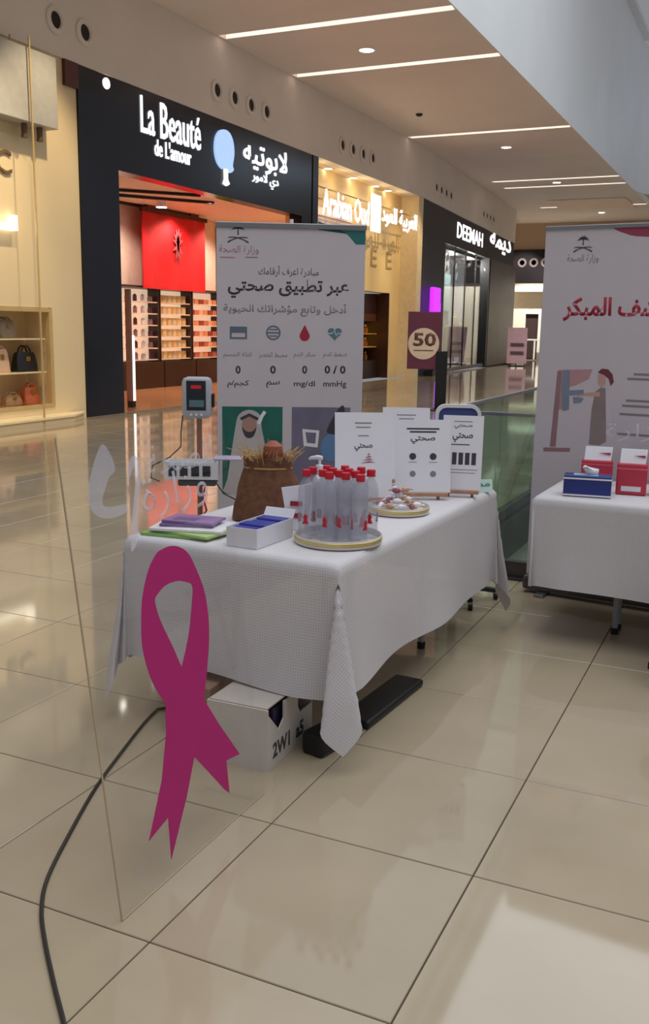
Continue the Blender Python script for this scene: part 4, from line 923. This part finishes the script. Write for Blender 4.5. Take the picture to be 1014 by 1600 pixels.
# ================================================================== ROLL-UP BANNER 1
B1 = Vector((-3.165, 5.2, 0)); BRZ = R(30); BW = .925; BH = 2.20
bn = thing('rollup_banner', 'grey-white roll-up banner with Arabic health text and two photos behind the nearer table', 'banner', (B1.x+.5*BW*math.cos(BRZ), B1.y+.5*BW*math.sin(BRZ), 0), BRZ)
MB().bbox(-BW/2-.01, BW/2+.01, -.06, .06, .02, .10, .02).build('base_cassette', STEEL, bn)
for s_ in (-1, 1): MB().bbox(s_*BW*.4-.03, s_*BW*.4+.03, -.14, .14, 0, .02, .006).build('foot', STEEL, bn)
MB().box(-BW/2, BW/2, -.004, 0, .1, BH-.03).build('panel', BANN, bn)
MB().bbox(-BW/2-.005, BW/2+.005, -.014, .014, BH-.032, BH, .004).build('top_rail', STEEL, bn)
MB().tube([(0, .012, .1), (0, .012, BH)], .009).build('support_pole', STEEL, bn); MB().lathe([(.012, BH), (.012, BH+.025)], (0, .01, 0), 10).build('pole_cap', WHITE, bn)
bx = Vector((math.cos(BRZ), math.sin(BRZ), 0)); bnn = Vector((math.sin(BRZ), -math.cos(BRZ), 0)); bo = bn.location+bnn*.005
def BP(x, y):
    d = ray(x, y); t_ = (Vector(bo)-E0).dot(bnn)/d.dot(bnn); p_ = E0+d*t_-Vector(bn.location); return p_.dot(bx), p_.z
def b_text(body, x0, x1, y0, y1, mt, bold=0, ar=True, par=None):
    a = BP(x0, (y0+y1)/2); c = BP(x1, (y0+y1)/2); u = BP((x0+x1)/2, y0); v = BP((x0+x1)/2, y1)
    return lettering('print', body, mt, bn, ((a[0]+c[0])/2, -.0041, (u[1]+v[1])/2), FRONT, width=c[0]-a[0], height=u[1]-v[1], bold=bold, depth=.0008, ar=ar)
palm_emblem(bn, (BP(372, 370)[0], -.0041, BP(372, 366)[1]), FRONT, .085, INK)
b_text('وزارة الصحة', 342, 404, 383, 398, PINKI)
for x0, x1 in ((344, 367), (383, 403)):
    a, c = BP(x0, 401), BP(x1, 403); MB().box(a[0], c[0], -.0048, -.0041, c[1], a[1]).build('print_line', PINKI if x0 < 360 else GINK, bn)
b_text('مبادرة اعرف أرقامك', 404, 498, 415, 433, INK, .0)
b_text('عبر تطبيق صحتي', 356, 545, 436, 467, INK, .022)
b_text('أدخل وتابع مؤشراتك الحيوية', 349, 541, 473, 494, GINK, .012)
# icons
a, c = BP(359, 510), BP(386, 530); SL = mat('slate_print', (96, 108, 122), .6)
shape('icon', [rect(a[0], c[0], c[1], a[1]), rect(a[0]+.012, c[0]-.012, c[1]+.012, (a[1]+c[1])/2)], SL, bn, (0, -.0041, 0), FRONT, .0008)
q = BP(427, 520); shape('icon', [circle(q[0], q[1], .046), circle(q[0], q[1], .036)], SL, bn, (0, -.0041, 0), FRONT, .0008)
MB().box(q[0]-.038, q[0]+.038, -.0049, -.0042, q[1]-.005, q[1]+.005).build('icon', SL, bn)
for e in (-1, 1): MB().box(q[0]-.026, q[0]+.026, -.0049, -.0042, q[1]+e*.02-.004, q[1]+e*.02+.004).build('icon', SL, bn)
q = BP(476, 522); dr = .04
shape('red_drop', [[(q[0]+dr*.8*math.cos(t_), q[1]-.012+dr*.8*math.sin(t_)) for t_ in [R(150+k*12) for k in range(21)]]+[(q[0], q[1]+.058)]], REDI, bn, (0, -.0041, 0), FRONT, .0008)
q = BP(523, 521); ht = []
for k in range(32): t_ = 2*math.pi*k/32; ht.append((q[0]+.0028*16*math.sin(t_)**3, q[1]+.0028*(13*math.cos(t_)-5*math.cos(2*t_)-2*math.cos(3*t_)-math.cos(4*t_))))
shape('heart_icon', [ht], mat('teal_slate_print', (84, 120, 128), .6), bn, (0, -.0041, 0), FRONT, .0008)
shape('pulse_line', [stroke([(q[0]-.042, q[1]), (q[0]-.015, q[1]), (q[0]-.003, q[1]+.018), (q[0]+.012, q[1]-.016), (q[0]+.02, q[1]), (q[0]+.042, q[1])], .007)], BANN, bn, (0, -.005, 0), FRONT, .0006)
for tx, x0, x1 in (('كتلة الجسم', 349, 394), ('محيط الخصر', 404, 449), ('سكر الدم', 459, 493), ('ضغط الدم', 505, 542)): b_text(tx, x0, x1, 550, 560, GINK)
for tx, x0, x1 in (('0', 368, 376), ('0', 422, 431), ('0', 472, 480), ('0 / 0', 507, 540)): b_text(tx, x0, x1, 571, 584, INK, .03, ar=False)
b_text('كجم/م', 355, 389, 594, 606, INK, .01); b_text('سم', 416, 437, 595, 606, INK, .01); b_text('mg/dl', 459, 492, 595, 606, INK, .01, ar=False); b_text('mmHg', 505, 541, 595, 607, INK, .01, ar=False)
# teal corner sweep
a, c, e = BP(497, 346), BP(558, 351), BP(556, 382)
shape('corner_sweep', [fine([a, ((a[0]+c[0])/2+.03, a[1]-.05), e])+[(BW/2-.002, e[1]), (BW/2-.002, BH-.035), (a[0], BH-.035)]], TEAL, bn, (0, -.0041, 0), FRONT, .0006)
# printed photographs
a, c = BP(347, 635), BP(441, 712); zc = c[1]-.25
MB().box(a[0], c[0], -.0046, -.0041, zc, a[1]).build('photo_print', mat('photo_teal', (26, 98, 86), .6, var=.25, scale=5), bn)
cx_, cz_ = (a[0]+c[0])/2-.02, a[1]-.14; SK = mat('photo_skin', (168, 132, 118), .6); HB = mat('photo_cloth', (186, 178, 178), .6)
shape('photo_figure', [smooth_loop([(cx_-.15, zc+.005), (cx_-.14, zc+.1), (cx_-.09, cz_), (cx_-.065, cz_+.09), (cx_, cz_+.12), (cx_+.065, cz_+.09), (cx_+.08, cz_), (cx_+.14, zc+.12), (cx_+.15, zc+.005)], 3)], HB, bn, (0, -.0047, 0), FRONT, .0003)
shape('photo_figure', [circle(cx_, cz_+.02, .048, 20, .065)], SK, bn, (0, -.0051, 0), FRONT, .0003)
shape('photo_figure', [smooth_loop([(cx_-.046, cz_+.01), (cx_-.03, cz_-.045), (cx_, cz_-.062), (cx_+.03, cz_-.045), (cx_+.046, cz_+.01), (cx_+.02, cz_-.018), (cx_-.02, cz_-.018)], 3)], INK, bn, (0, -.0055, 0), FRONT, .0003)
shape('photo_figure', [stroke([(cx_-.055, cz_+.06), (cx_, cz_+.088), (cx_+.055, cz_+.06)], .02)], INK, bn, (0, -.0055, 0), FRONT, .0003)
shape('photo_headset', [stroke([(cx_+.06, cz_+.03), (cx_+.08, cz_+.08), (cx_+.1, cz_+.11)], .022)], PAPER, bn, (0, -.0055, 0), FRONT, .0003)
a, c = BP(456, 636), BP(546, 712)
MB().box(a[0], c[0], -.0046, -.0041, zc, a[1]).build('photo_print', mat('photo_mauve', (112, 106, 128), .6, var=.2, scale=4), bn)
mx = (a[0]+c[0])/2-.06; mz = a[1]-.2
shape('photo_screen', [[(mx-.05, mz-.05), (mx+.04, mz-.06), (mx+.05, mz+.05), (mx-.06, mz+.06)], [(mx-.03, mz-.03), (mx+.025, mz-.035), (mx+.03, mz+.035), (mx-.04, mz+.04)]], PAPER, bn, (0, -.0047, 0), FRONT, .0003)
shape('photo_glove', [circle(mx+.13, mz-.06, .07, 20, .09)], mat('photo_blue', (92, 130, 172), .6), bn, (0, -.0047, 0), FRONT, .0003)
shape('photo_figure', [smooth_loop([(mx+.12, mz+.03), (mx+.2, mz+.04), (mx+.21, mz+.2), (mx+.17, mz+.19), (mx+.1, mz+.06)], 3)], mat('photo_dark', (58, 50, 60), .6), bn, (0, -.0052, 0), FRONT, .0003)
# ================================================================== MONITOR ON STAND
mp = PY(308, 620, 4.72); mo = thing('vital_signs_monitor', 'grey patient monitor with dark screen on a rolling pole stand', 'monitor', (mp.x, mp.y, 0), R(26))
zc = mp.z
MB().bbox(-.085, .085, -.05, .06, zc-.125, zc+.115, .03).build('housing', mat('monitor_grey', (176, 178, 186), .4), mo, smooth=True)
sc = MB().bbox(-.056, .056, -.0525, -.049, zc-.075, zc+.095, .001).build('screen', mat('monitor_screen', (30, 34, 40), .15), mo)
MB().box(-.03, .03, -.0535, -.0528, zc+.05, zc+.07).build('readout', mat('readout_red', (170, 30, 40), .4, emit=.3), sc)
MB().box(-.04, .045, -.0535, -.0528, zc-.055, zc-.015).build('readout', mat('readout_teal', (90, 120, 130), .4), sc)
MB().bbox(.086, .1, -.02, .03, zc-.06, zc+.02, .005).build('side_port', BLACK, mo)
for k in range(3): MB().lathe([(.007, 0), (.007, -.005)], (-.03+k*.03, -.05, zc-.1), 10, 'y').build('button', WPLAST, mo)
MB().tube([(.01, .01, .07), (.01, .01, zc-.126)], .016, 10).build('pole', mat('bronze_pole', (150, 104, 84), .4, metal=.4), mo, smooth=True)
zb = PY(290, 728, 4.72).z
bk = MB(); bk.box(-.17, .13, -.16, -.155, zb-.05, zb+.05).box(-.17, .13, -.012, -.007, zb-.05, zb+.05).box(-.17, -.165, -.155, -.012, zb-.05, zb+.05).box(.125, .13, -.155, -.012, zb-.05, zb+.05).box(-.165, .125, -.155, -.012, zb-.05, zb-.045)
bko = bk.build('basket', WPLAST, mo)
for k in range(4): MB().bbox(-.15+k*.065, -.105+k*.065, -.164, -.161, zb-.03, zb+.03, .0015).build('basket_slot', BLACK, bko)
MB().bbox(-.10, .12, -.15, -.02, zb-.09, zb-.052, .01).build('cuff_pouch', mat('dark_cuff', (70, 66, 74), .7), mo)
MB().bbox(.10, .27, -.10, .05, zb+.055, zb+.065, .004).build('tray', mat('lilac_plastic', (186, 172, 198), .4), mo)
for k in range(5):
    a_ = R(72*k+18); MB().tube([(.01, .01, .06), (.01+.26*math.cos(a_), .01+.26*math.sin(a_), .05)], [.02, .014], 8).build('base_arm', GPLAST, mo); MB().lathe([(.024, -.012), (.024, .012)], (.01+.26*math.cos(a_), .01+.26*math.sin(a_), .026), 12, 'x').build('caster', BLACK, mo)
ck = [(-.085, -.0, zc-.11), (-.09, -.05, zc-.2), (-.085, -.1, zc-.28), (-.14, -.17, zb+.08), (-.24, -.17, zb+.03), (-.25, -.17, zb-.04), (-.2, -.17, zb-.06)]
MB().tube(fine([(p_[0], p_[2]) for p_ in ck]) and [Vector(p_) for p_ in ck], .004, 6).build('lead', BLACK, mo, smooth=True)
MB().tube([(.06, -.1, zb-.07), (.04, -.12, zb-.16), (.06, -.1, zb-.24), (.02, -.08, zb-.3), (.08, -.05, zb-.33)], .006, 6).build('lead', mat('grey_lead', (96, 88, 92), .5), mo, smooth=True)
MB().tube([(.1, -.08, zb-.06), (.16, -.1, zb-.14), (.25, -.12, zb-.18)], .004, 6).build('lead', BLACK, mo, smooth=True)
# ================================================================== BLUE CHAIR BEHIND THE EASELS
cp_ = PY(716, 645, 5.45); ch = thing('office_chair', 'white-framed blue swivel chair half hidden behind the easels', 'chair', (cp_.x, 5.45, 0), R(22))
zt = cp_.z+.05
def rrect(w, h, r_, n=6):
    out = []
    for cx_, cy_, a0 in ((w-r_, h-r_, 0), (-w+r_, h-r_, 90), (-w+r_, -h+r_, 180), (w-r_, -h+r_, 270)):
        for k in range(n+1): a_ = R(a0+90*k/n); out.append((cx_+r_*math.cos(a_), cy_+r_*math.sin(a_)))
    return out
shape('back_frame', [rrect(.135, .26, .06), rrect(.115, .24, .045)], WPLAST, ch, (0, .02, zt-.26), FRONT, .035)
shape('backrest', [rrect(.117, .242, .047)], mat('blue_mesh', (60, 74, 128), .7), ch, (0, .01, zt-.26), FRONT, .018)
MB().bbox(-.2, .2, -.38, .0, .44, .50, .025).build('seat', mat('blue_mesh', (60, 74, 128), .7), ch, smooth=True)
MB().tube([(0, -.18, .08), (0, -.18, .45)], .025).build('gas_post', BLACK, ch)
MB().bbox(-.03, .03, -.03, .03, .47, zt-.4, .006).build('back_bracket', BLACK, ch)
for k in range(5):
    a_ = R(72*k); MB().tube([(0, -.18, .09), (.25*math.cos(a_), -.18+.25*math.sin(a_), .055)], [.025, .016]).build('base_arm', BLACK, ch); MB().lathe([(.025, -.012), (.025, .012)], (.25*math.cos(a_), -.18+.25*math.sin(a_), .026), 12, 'x').build('caster', BLACK, ch)
# ================================================================== SECOND TABLE
a = Pz(835, 776, .757); T2 = Vector((a.x+.915, a.y+.36, 0)); T2R = R(-1.5)
folding_table('white folding table under the cloth at the right edge', T2, T2R, .9, .35, (.38, .31))
o = link('tablecloth', cloth_mesh(.915, .36, .47, ph=2, tuck=True), None, (T2.x, T2.y, .7555), (0, 0, T2R)); tag(o, 'white patterned tablecloth on the table at the right edge', 'tablecloth')
NAVY = mat('navy_carton', (34, 50, 120), .4); CRIM = mat('crimson_carton', (192, 52, 74), .45); PINKC = mat('pink_carton', (216, 110, 126), .45)
a, c = T(876, 775), T(951, 779)
t = thing('tissue_box', 'navy tissue box with white bands at the left end of the right table', 'box', ((a.x+c.x)/2, (a.y+c.y)/2+.065, TZ), R(8)); w_ = (c-a).length/2
MB().bbox(-w_, w_, -.06, .06, .0, .105, .004).build('carton', NAVY, t)
MB().box(-w_-.001, w_+.001, -.0615, .0615, .088, .096).build('white_band', WHITE, t); MB().box(-w_-.001, w_+.001, -.0615, .0615, .004, .012).build('white_band', WHITE, t)
MB().box(-.07, .05, -.035, .035, .105, .1065).build('opening', mat('pale_blue_print', (150, 176, 206), .5), t)
MB().loft([[(.0, -.004, .106), (.05, -.006, .106), (.05, .006, .106), (0, .004, .106)], [(-.02, -.02, .13), (.03, -.012, .125), (.05, .02, .135), (-.01, .02, .13)], [(-.03, -.01, .145), (-.005, -.03, .15), (.012, .01, .142), (-.02, .03, .15)]]).build('tissue', PAPER, t, smooth=True, ang=80)
def red_pack(label, px_, py_, w, h, d, rz, top):
    p_ = T(px_, py_); t = thing('red_pack', label, 'box', (p_.x, p_.y, TZ), rz)
    MB().bbox(-w/2, w/2, -d/2, d/2, 0, h, .008).build('carton', CRIM, t)
    MB().box(-w/2-.0006, w/2+.0006, -d/2-.0006, d/2+.0006, h*.82, h*.86).build('pale_band', PINKC, t)
    MB().box(-w*.32, w*.32, -d/2-.001, -d/2+.001, h*.12, h*.28).build('white_label', PAPER, t)
    m_ = MB().frustum([(-w*.42, -.01, h), (w*.42, -.01, h), (w*.42, .01, h), (-w*.42, .01, h)], [(-w*.40, .02, h+top), (w*.46, .02, h+top), (w*.46, .03, h+top), (-w*.40, .03, h+top)]); hd_ = m_.build('header_card', PAPER, t)
    MB().prism([(-.0, h+top*.55), (w*.4, h+top*.42), (w*.4, h+top*.6)], lambda a_, c_, d_: (a_, .02*(c_-h)/top-.0122+d_, c_), .0012).build('card_print', REDI, hd_)
    return t
red_pack('crimson pack with white header card behind the navy tissue box', 931, 757, .165, .135, .06, R(8), .07)
red_pack('crimson pack with white header card right of the tissue box', 985, 772, .15, .16, .07, R(6), .07)
red_pack('crimson pack cut off by the right edge of the photo', 1038, 774, .15, .15, .07, R(6), .07)
# small clear sheet with white letters standing on the right table
p = T(975, 745); t = thing('acrylic_sign', 'clear acrylic sign with white outlined letters at the back of the right table', 'sign', (p.x+.05, p.y-.13, TZ), R(4))
MB().box(-.24, .3, -.002, .002, .004, .34).build('sheet', ACRYL, t); MB().box(-.24, .3, -.035, .035, 0, .004).build('foot', ACRYL, t)
lettering('vinyl_lettering', 'وزارة', VINREF, t, (.02, -.0022, .27), FRONT, width=.34, height=.10, bold=-.004, depth=.0006, ar=True)
# ================================================================== ROLL-UP BANNER 2
B2R = R(-6); B2W = 1.2; B2H = 2.16
q = PY(822, 905, 5.66); B2o = Vector((q.x, 5.66, 0))
b2 = thing('rollup_banner', 'tall white banner with crimson Arabic heading and screening drawing behind the right table', 'banner', (B2o.x+.5*B2W*math.cos(B2R), B2o.y+.5*B2W*math.sin(B2R), 0), B2R)
MB().bbox(-B2W/2-.01, B2W/2+.01, -.055, .055, .02, .11, .02).build('base_cassette', mat('dark_cassette', (90, 84, 84), .3, metal=.6), b2)
for s_ in (-1, 1): MB().bbox(s_*B2W*.4-.03, s_*B2W*.4+.03, -.12, .12, 0, .02, .006).build('foot', STEEL, b2)
MB().box(-B2W/2, B2W/2, -.004, 0, .11, B2H-.02).build('panel', BANN, b2)
MB().bbox(-B2W/2-.004, B2W/2+.004, -.012, .012, B2H-.022, B2H, .003).build('top_rail', STEEL, b2)
MB().tube([(0, .013, .11), (0, .013, B2H-.02)], .009).build('support_pole', STEEL, b2)
bx2 = Vector((math.cos(B2R), math.sin(B2R), 0)); bn2 = Vector((math.sin(B2R), -math.cos(B2R), 0)); bo2 = Vector(b2.location)+bn2*.005
def BQ(x, y):
    d = ray(x, y); t_ = (bo2-E0).dot(bn2)/d.dot(bn2); p_ = E0+d*t_-Vector(b2.location); return p_.dot(bx2), p_.z
palm_emblem(b2, (BQ(911, 383)[0], -.0041, BQ(911, 382)[1]), FRONT, .07, INK)
a, c = BQ(886, 405), BQ(935, 405); lettering('print', 'وزارة الصحة', GINK, b2, ((a[0]+c[0])/2, -.0041, a[1]), FRONT, width=c[0]-a[0], height=.05, depth=.0008, ar=True)
a, c = BQ(880, 483), BQ(1014, 485); WT = (c[0]-a[0])*1.36; lettering('print', 'الكشف المبكر', REDI, b2, (a[0]+WT/2, -.0041, a[1]), FRONT, width=WT, height=.135, bold=.03, depth=.0008, ar=True)
a, c = BQ(958, 360), BQ(1014, 370)
shape('corner_sweep', [fine([(a[0], B2H-.023), (a[0]+.06, B2H-.05), (a[0]+.2, B2H-.075), (B2W/2-.002, B2H-.09)])+[(B2W/2-.002, B2H-.023)]], mat('plum_ink', (150, 60, 84), .7), b2, (0, -.0041, 0), FRONT, .0006)
# drawing of a screening machine and a woman
def poly2(name, pts, mt, y=-.0041): return shape(name, [[BQ(*q_) for q_ in pts]], mt, b2, (0, y, 0), FRONT, .0004)
MAUV = mat('mauve_print', (150, 112, 116), .7); SLB = mat('slate_blue_print', (124, 134, 152), .7); LIL = mat('lilac_print', (186, 180, 196), .7)
poly2('drawn_machine', [(872, 578), (926, 577), (920, 592), (900, 602), (884, 606), (884, 640), (868, 640)], mat('rose_print', (182, 138, 142), .7))
poly2('drawn_machine', [(871, 580), (878, 580), (868, 698), (859, 698)], MAUV, -.0046)
poly2('drawn_machine', [(849, 699), (891, 700), (890, 706), (849, 705)], MAUV, -.0046)
poly2('drawn_machine', [(880, 578), (890, 578), (889, 640), (879, 642), (877, 610)], SLB, -.0050)
poly2('drawn_machine', [(890, 610), (912, 609), (912, 616), (890, 618)], SLB, -.0050)
poly2('drawn_machine', [(895, 620), (912, 622), (908, 629), (896, 630)], SLB, -.0050)
poly2('drawn_woman', [(938, 606), (946, 606), (947, 690), (936, 696), (920, 694), (924, 640), (930, 612)], mat('taupe_print', (140, 122, 120), .7))
poly2('drawn_woman', [(937, 612), (937, 620), (914, 618), (900, 621), (902, 615)], mat('peach_print', (196, 152, 142), .7), -.0046)
poly2('drawn_woman', [(934, 585), (946, 584), (946, 600), (940, 606), (934, 600)], mat('peach_print', (196, 152, 142), .7), -.0046)
poly2('drawn_hair', [(934, 582), (940, 576), (950, 577), (957, 585), (959, 597), (954, 603), (951, 592), (944, 586)], mat('maroon_print', (110, 52, 58), .7), -.0050)
for k, (x0, x1, y) in enumerate([(990, 1060, 583), (980, 1060, 590), (978, 1060, 624), (972, 1060, 632), (968, 1060, 645), (964, 1060, 676)]):
    a, c = BQ(x0, y), BQ(x1, y+3); MB().box(a[0], min(c[0], B2W/2-.02), -.0046, -.0041, a[1]-.013, a[1]).build('print_line', GINK, b2)
# ================================================================== STOOL AT THE RIGHT EDGE
p = Pz(1009, 1043, 0); t = thing('stool', 'black stool whose foot enters at the right edge', 'stool', (p.x+.19, p.y-.12, 0))
MB().lathe([(.16, .42), (.17, .43), (.17, .46), (.155, .47)], n=24).build('seat', BLACK, t, smooth=True)
for k in range(4):
    a_ = R(45+90*k+10); MB().tube([(.20*math.cos(a_), .20*math.sin(a_), .012), (.12*math.cos(a_), .12*math.sin(a_), .425)], .012).build('leg', BLACK, t); MB().lathe([(.018, 0), (.018, .03)], (.20*math.cos(a_), .20*math.sin(a_), 0), 10).build('foot_cap', BLACK, t)
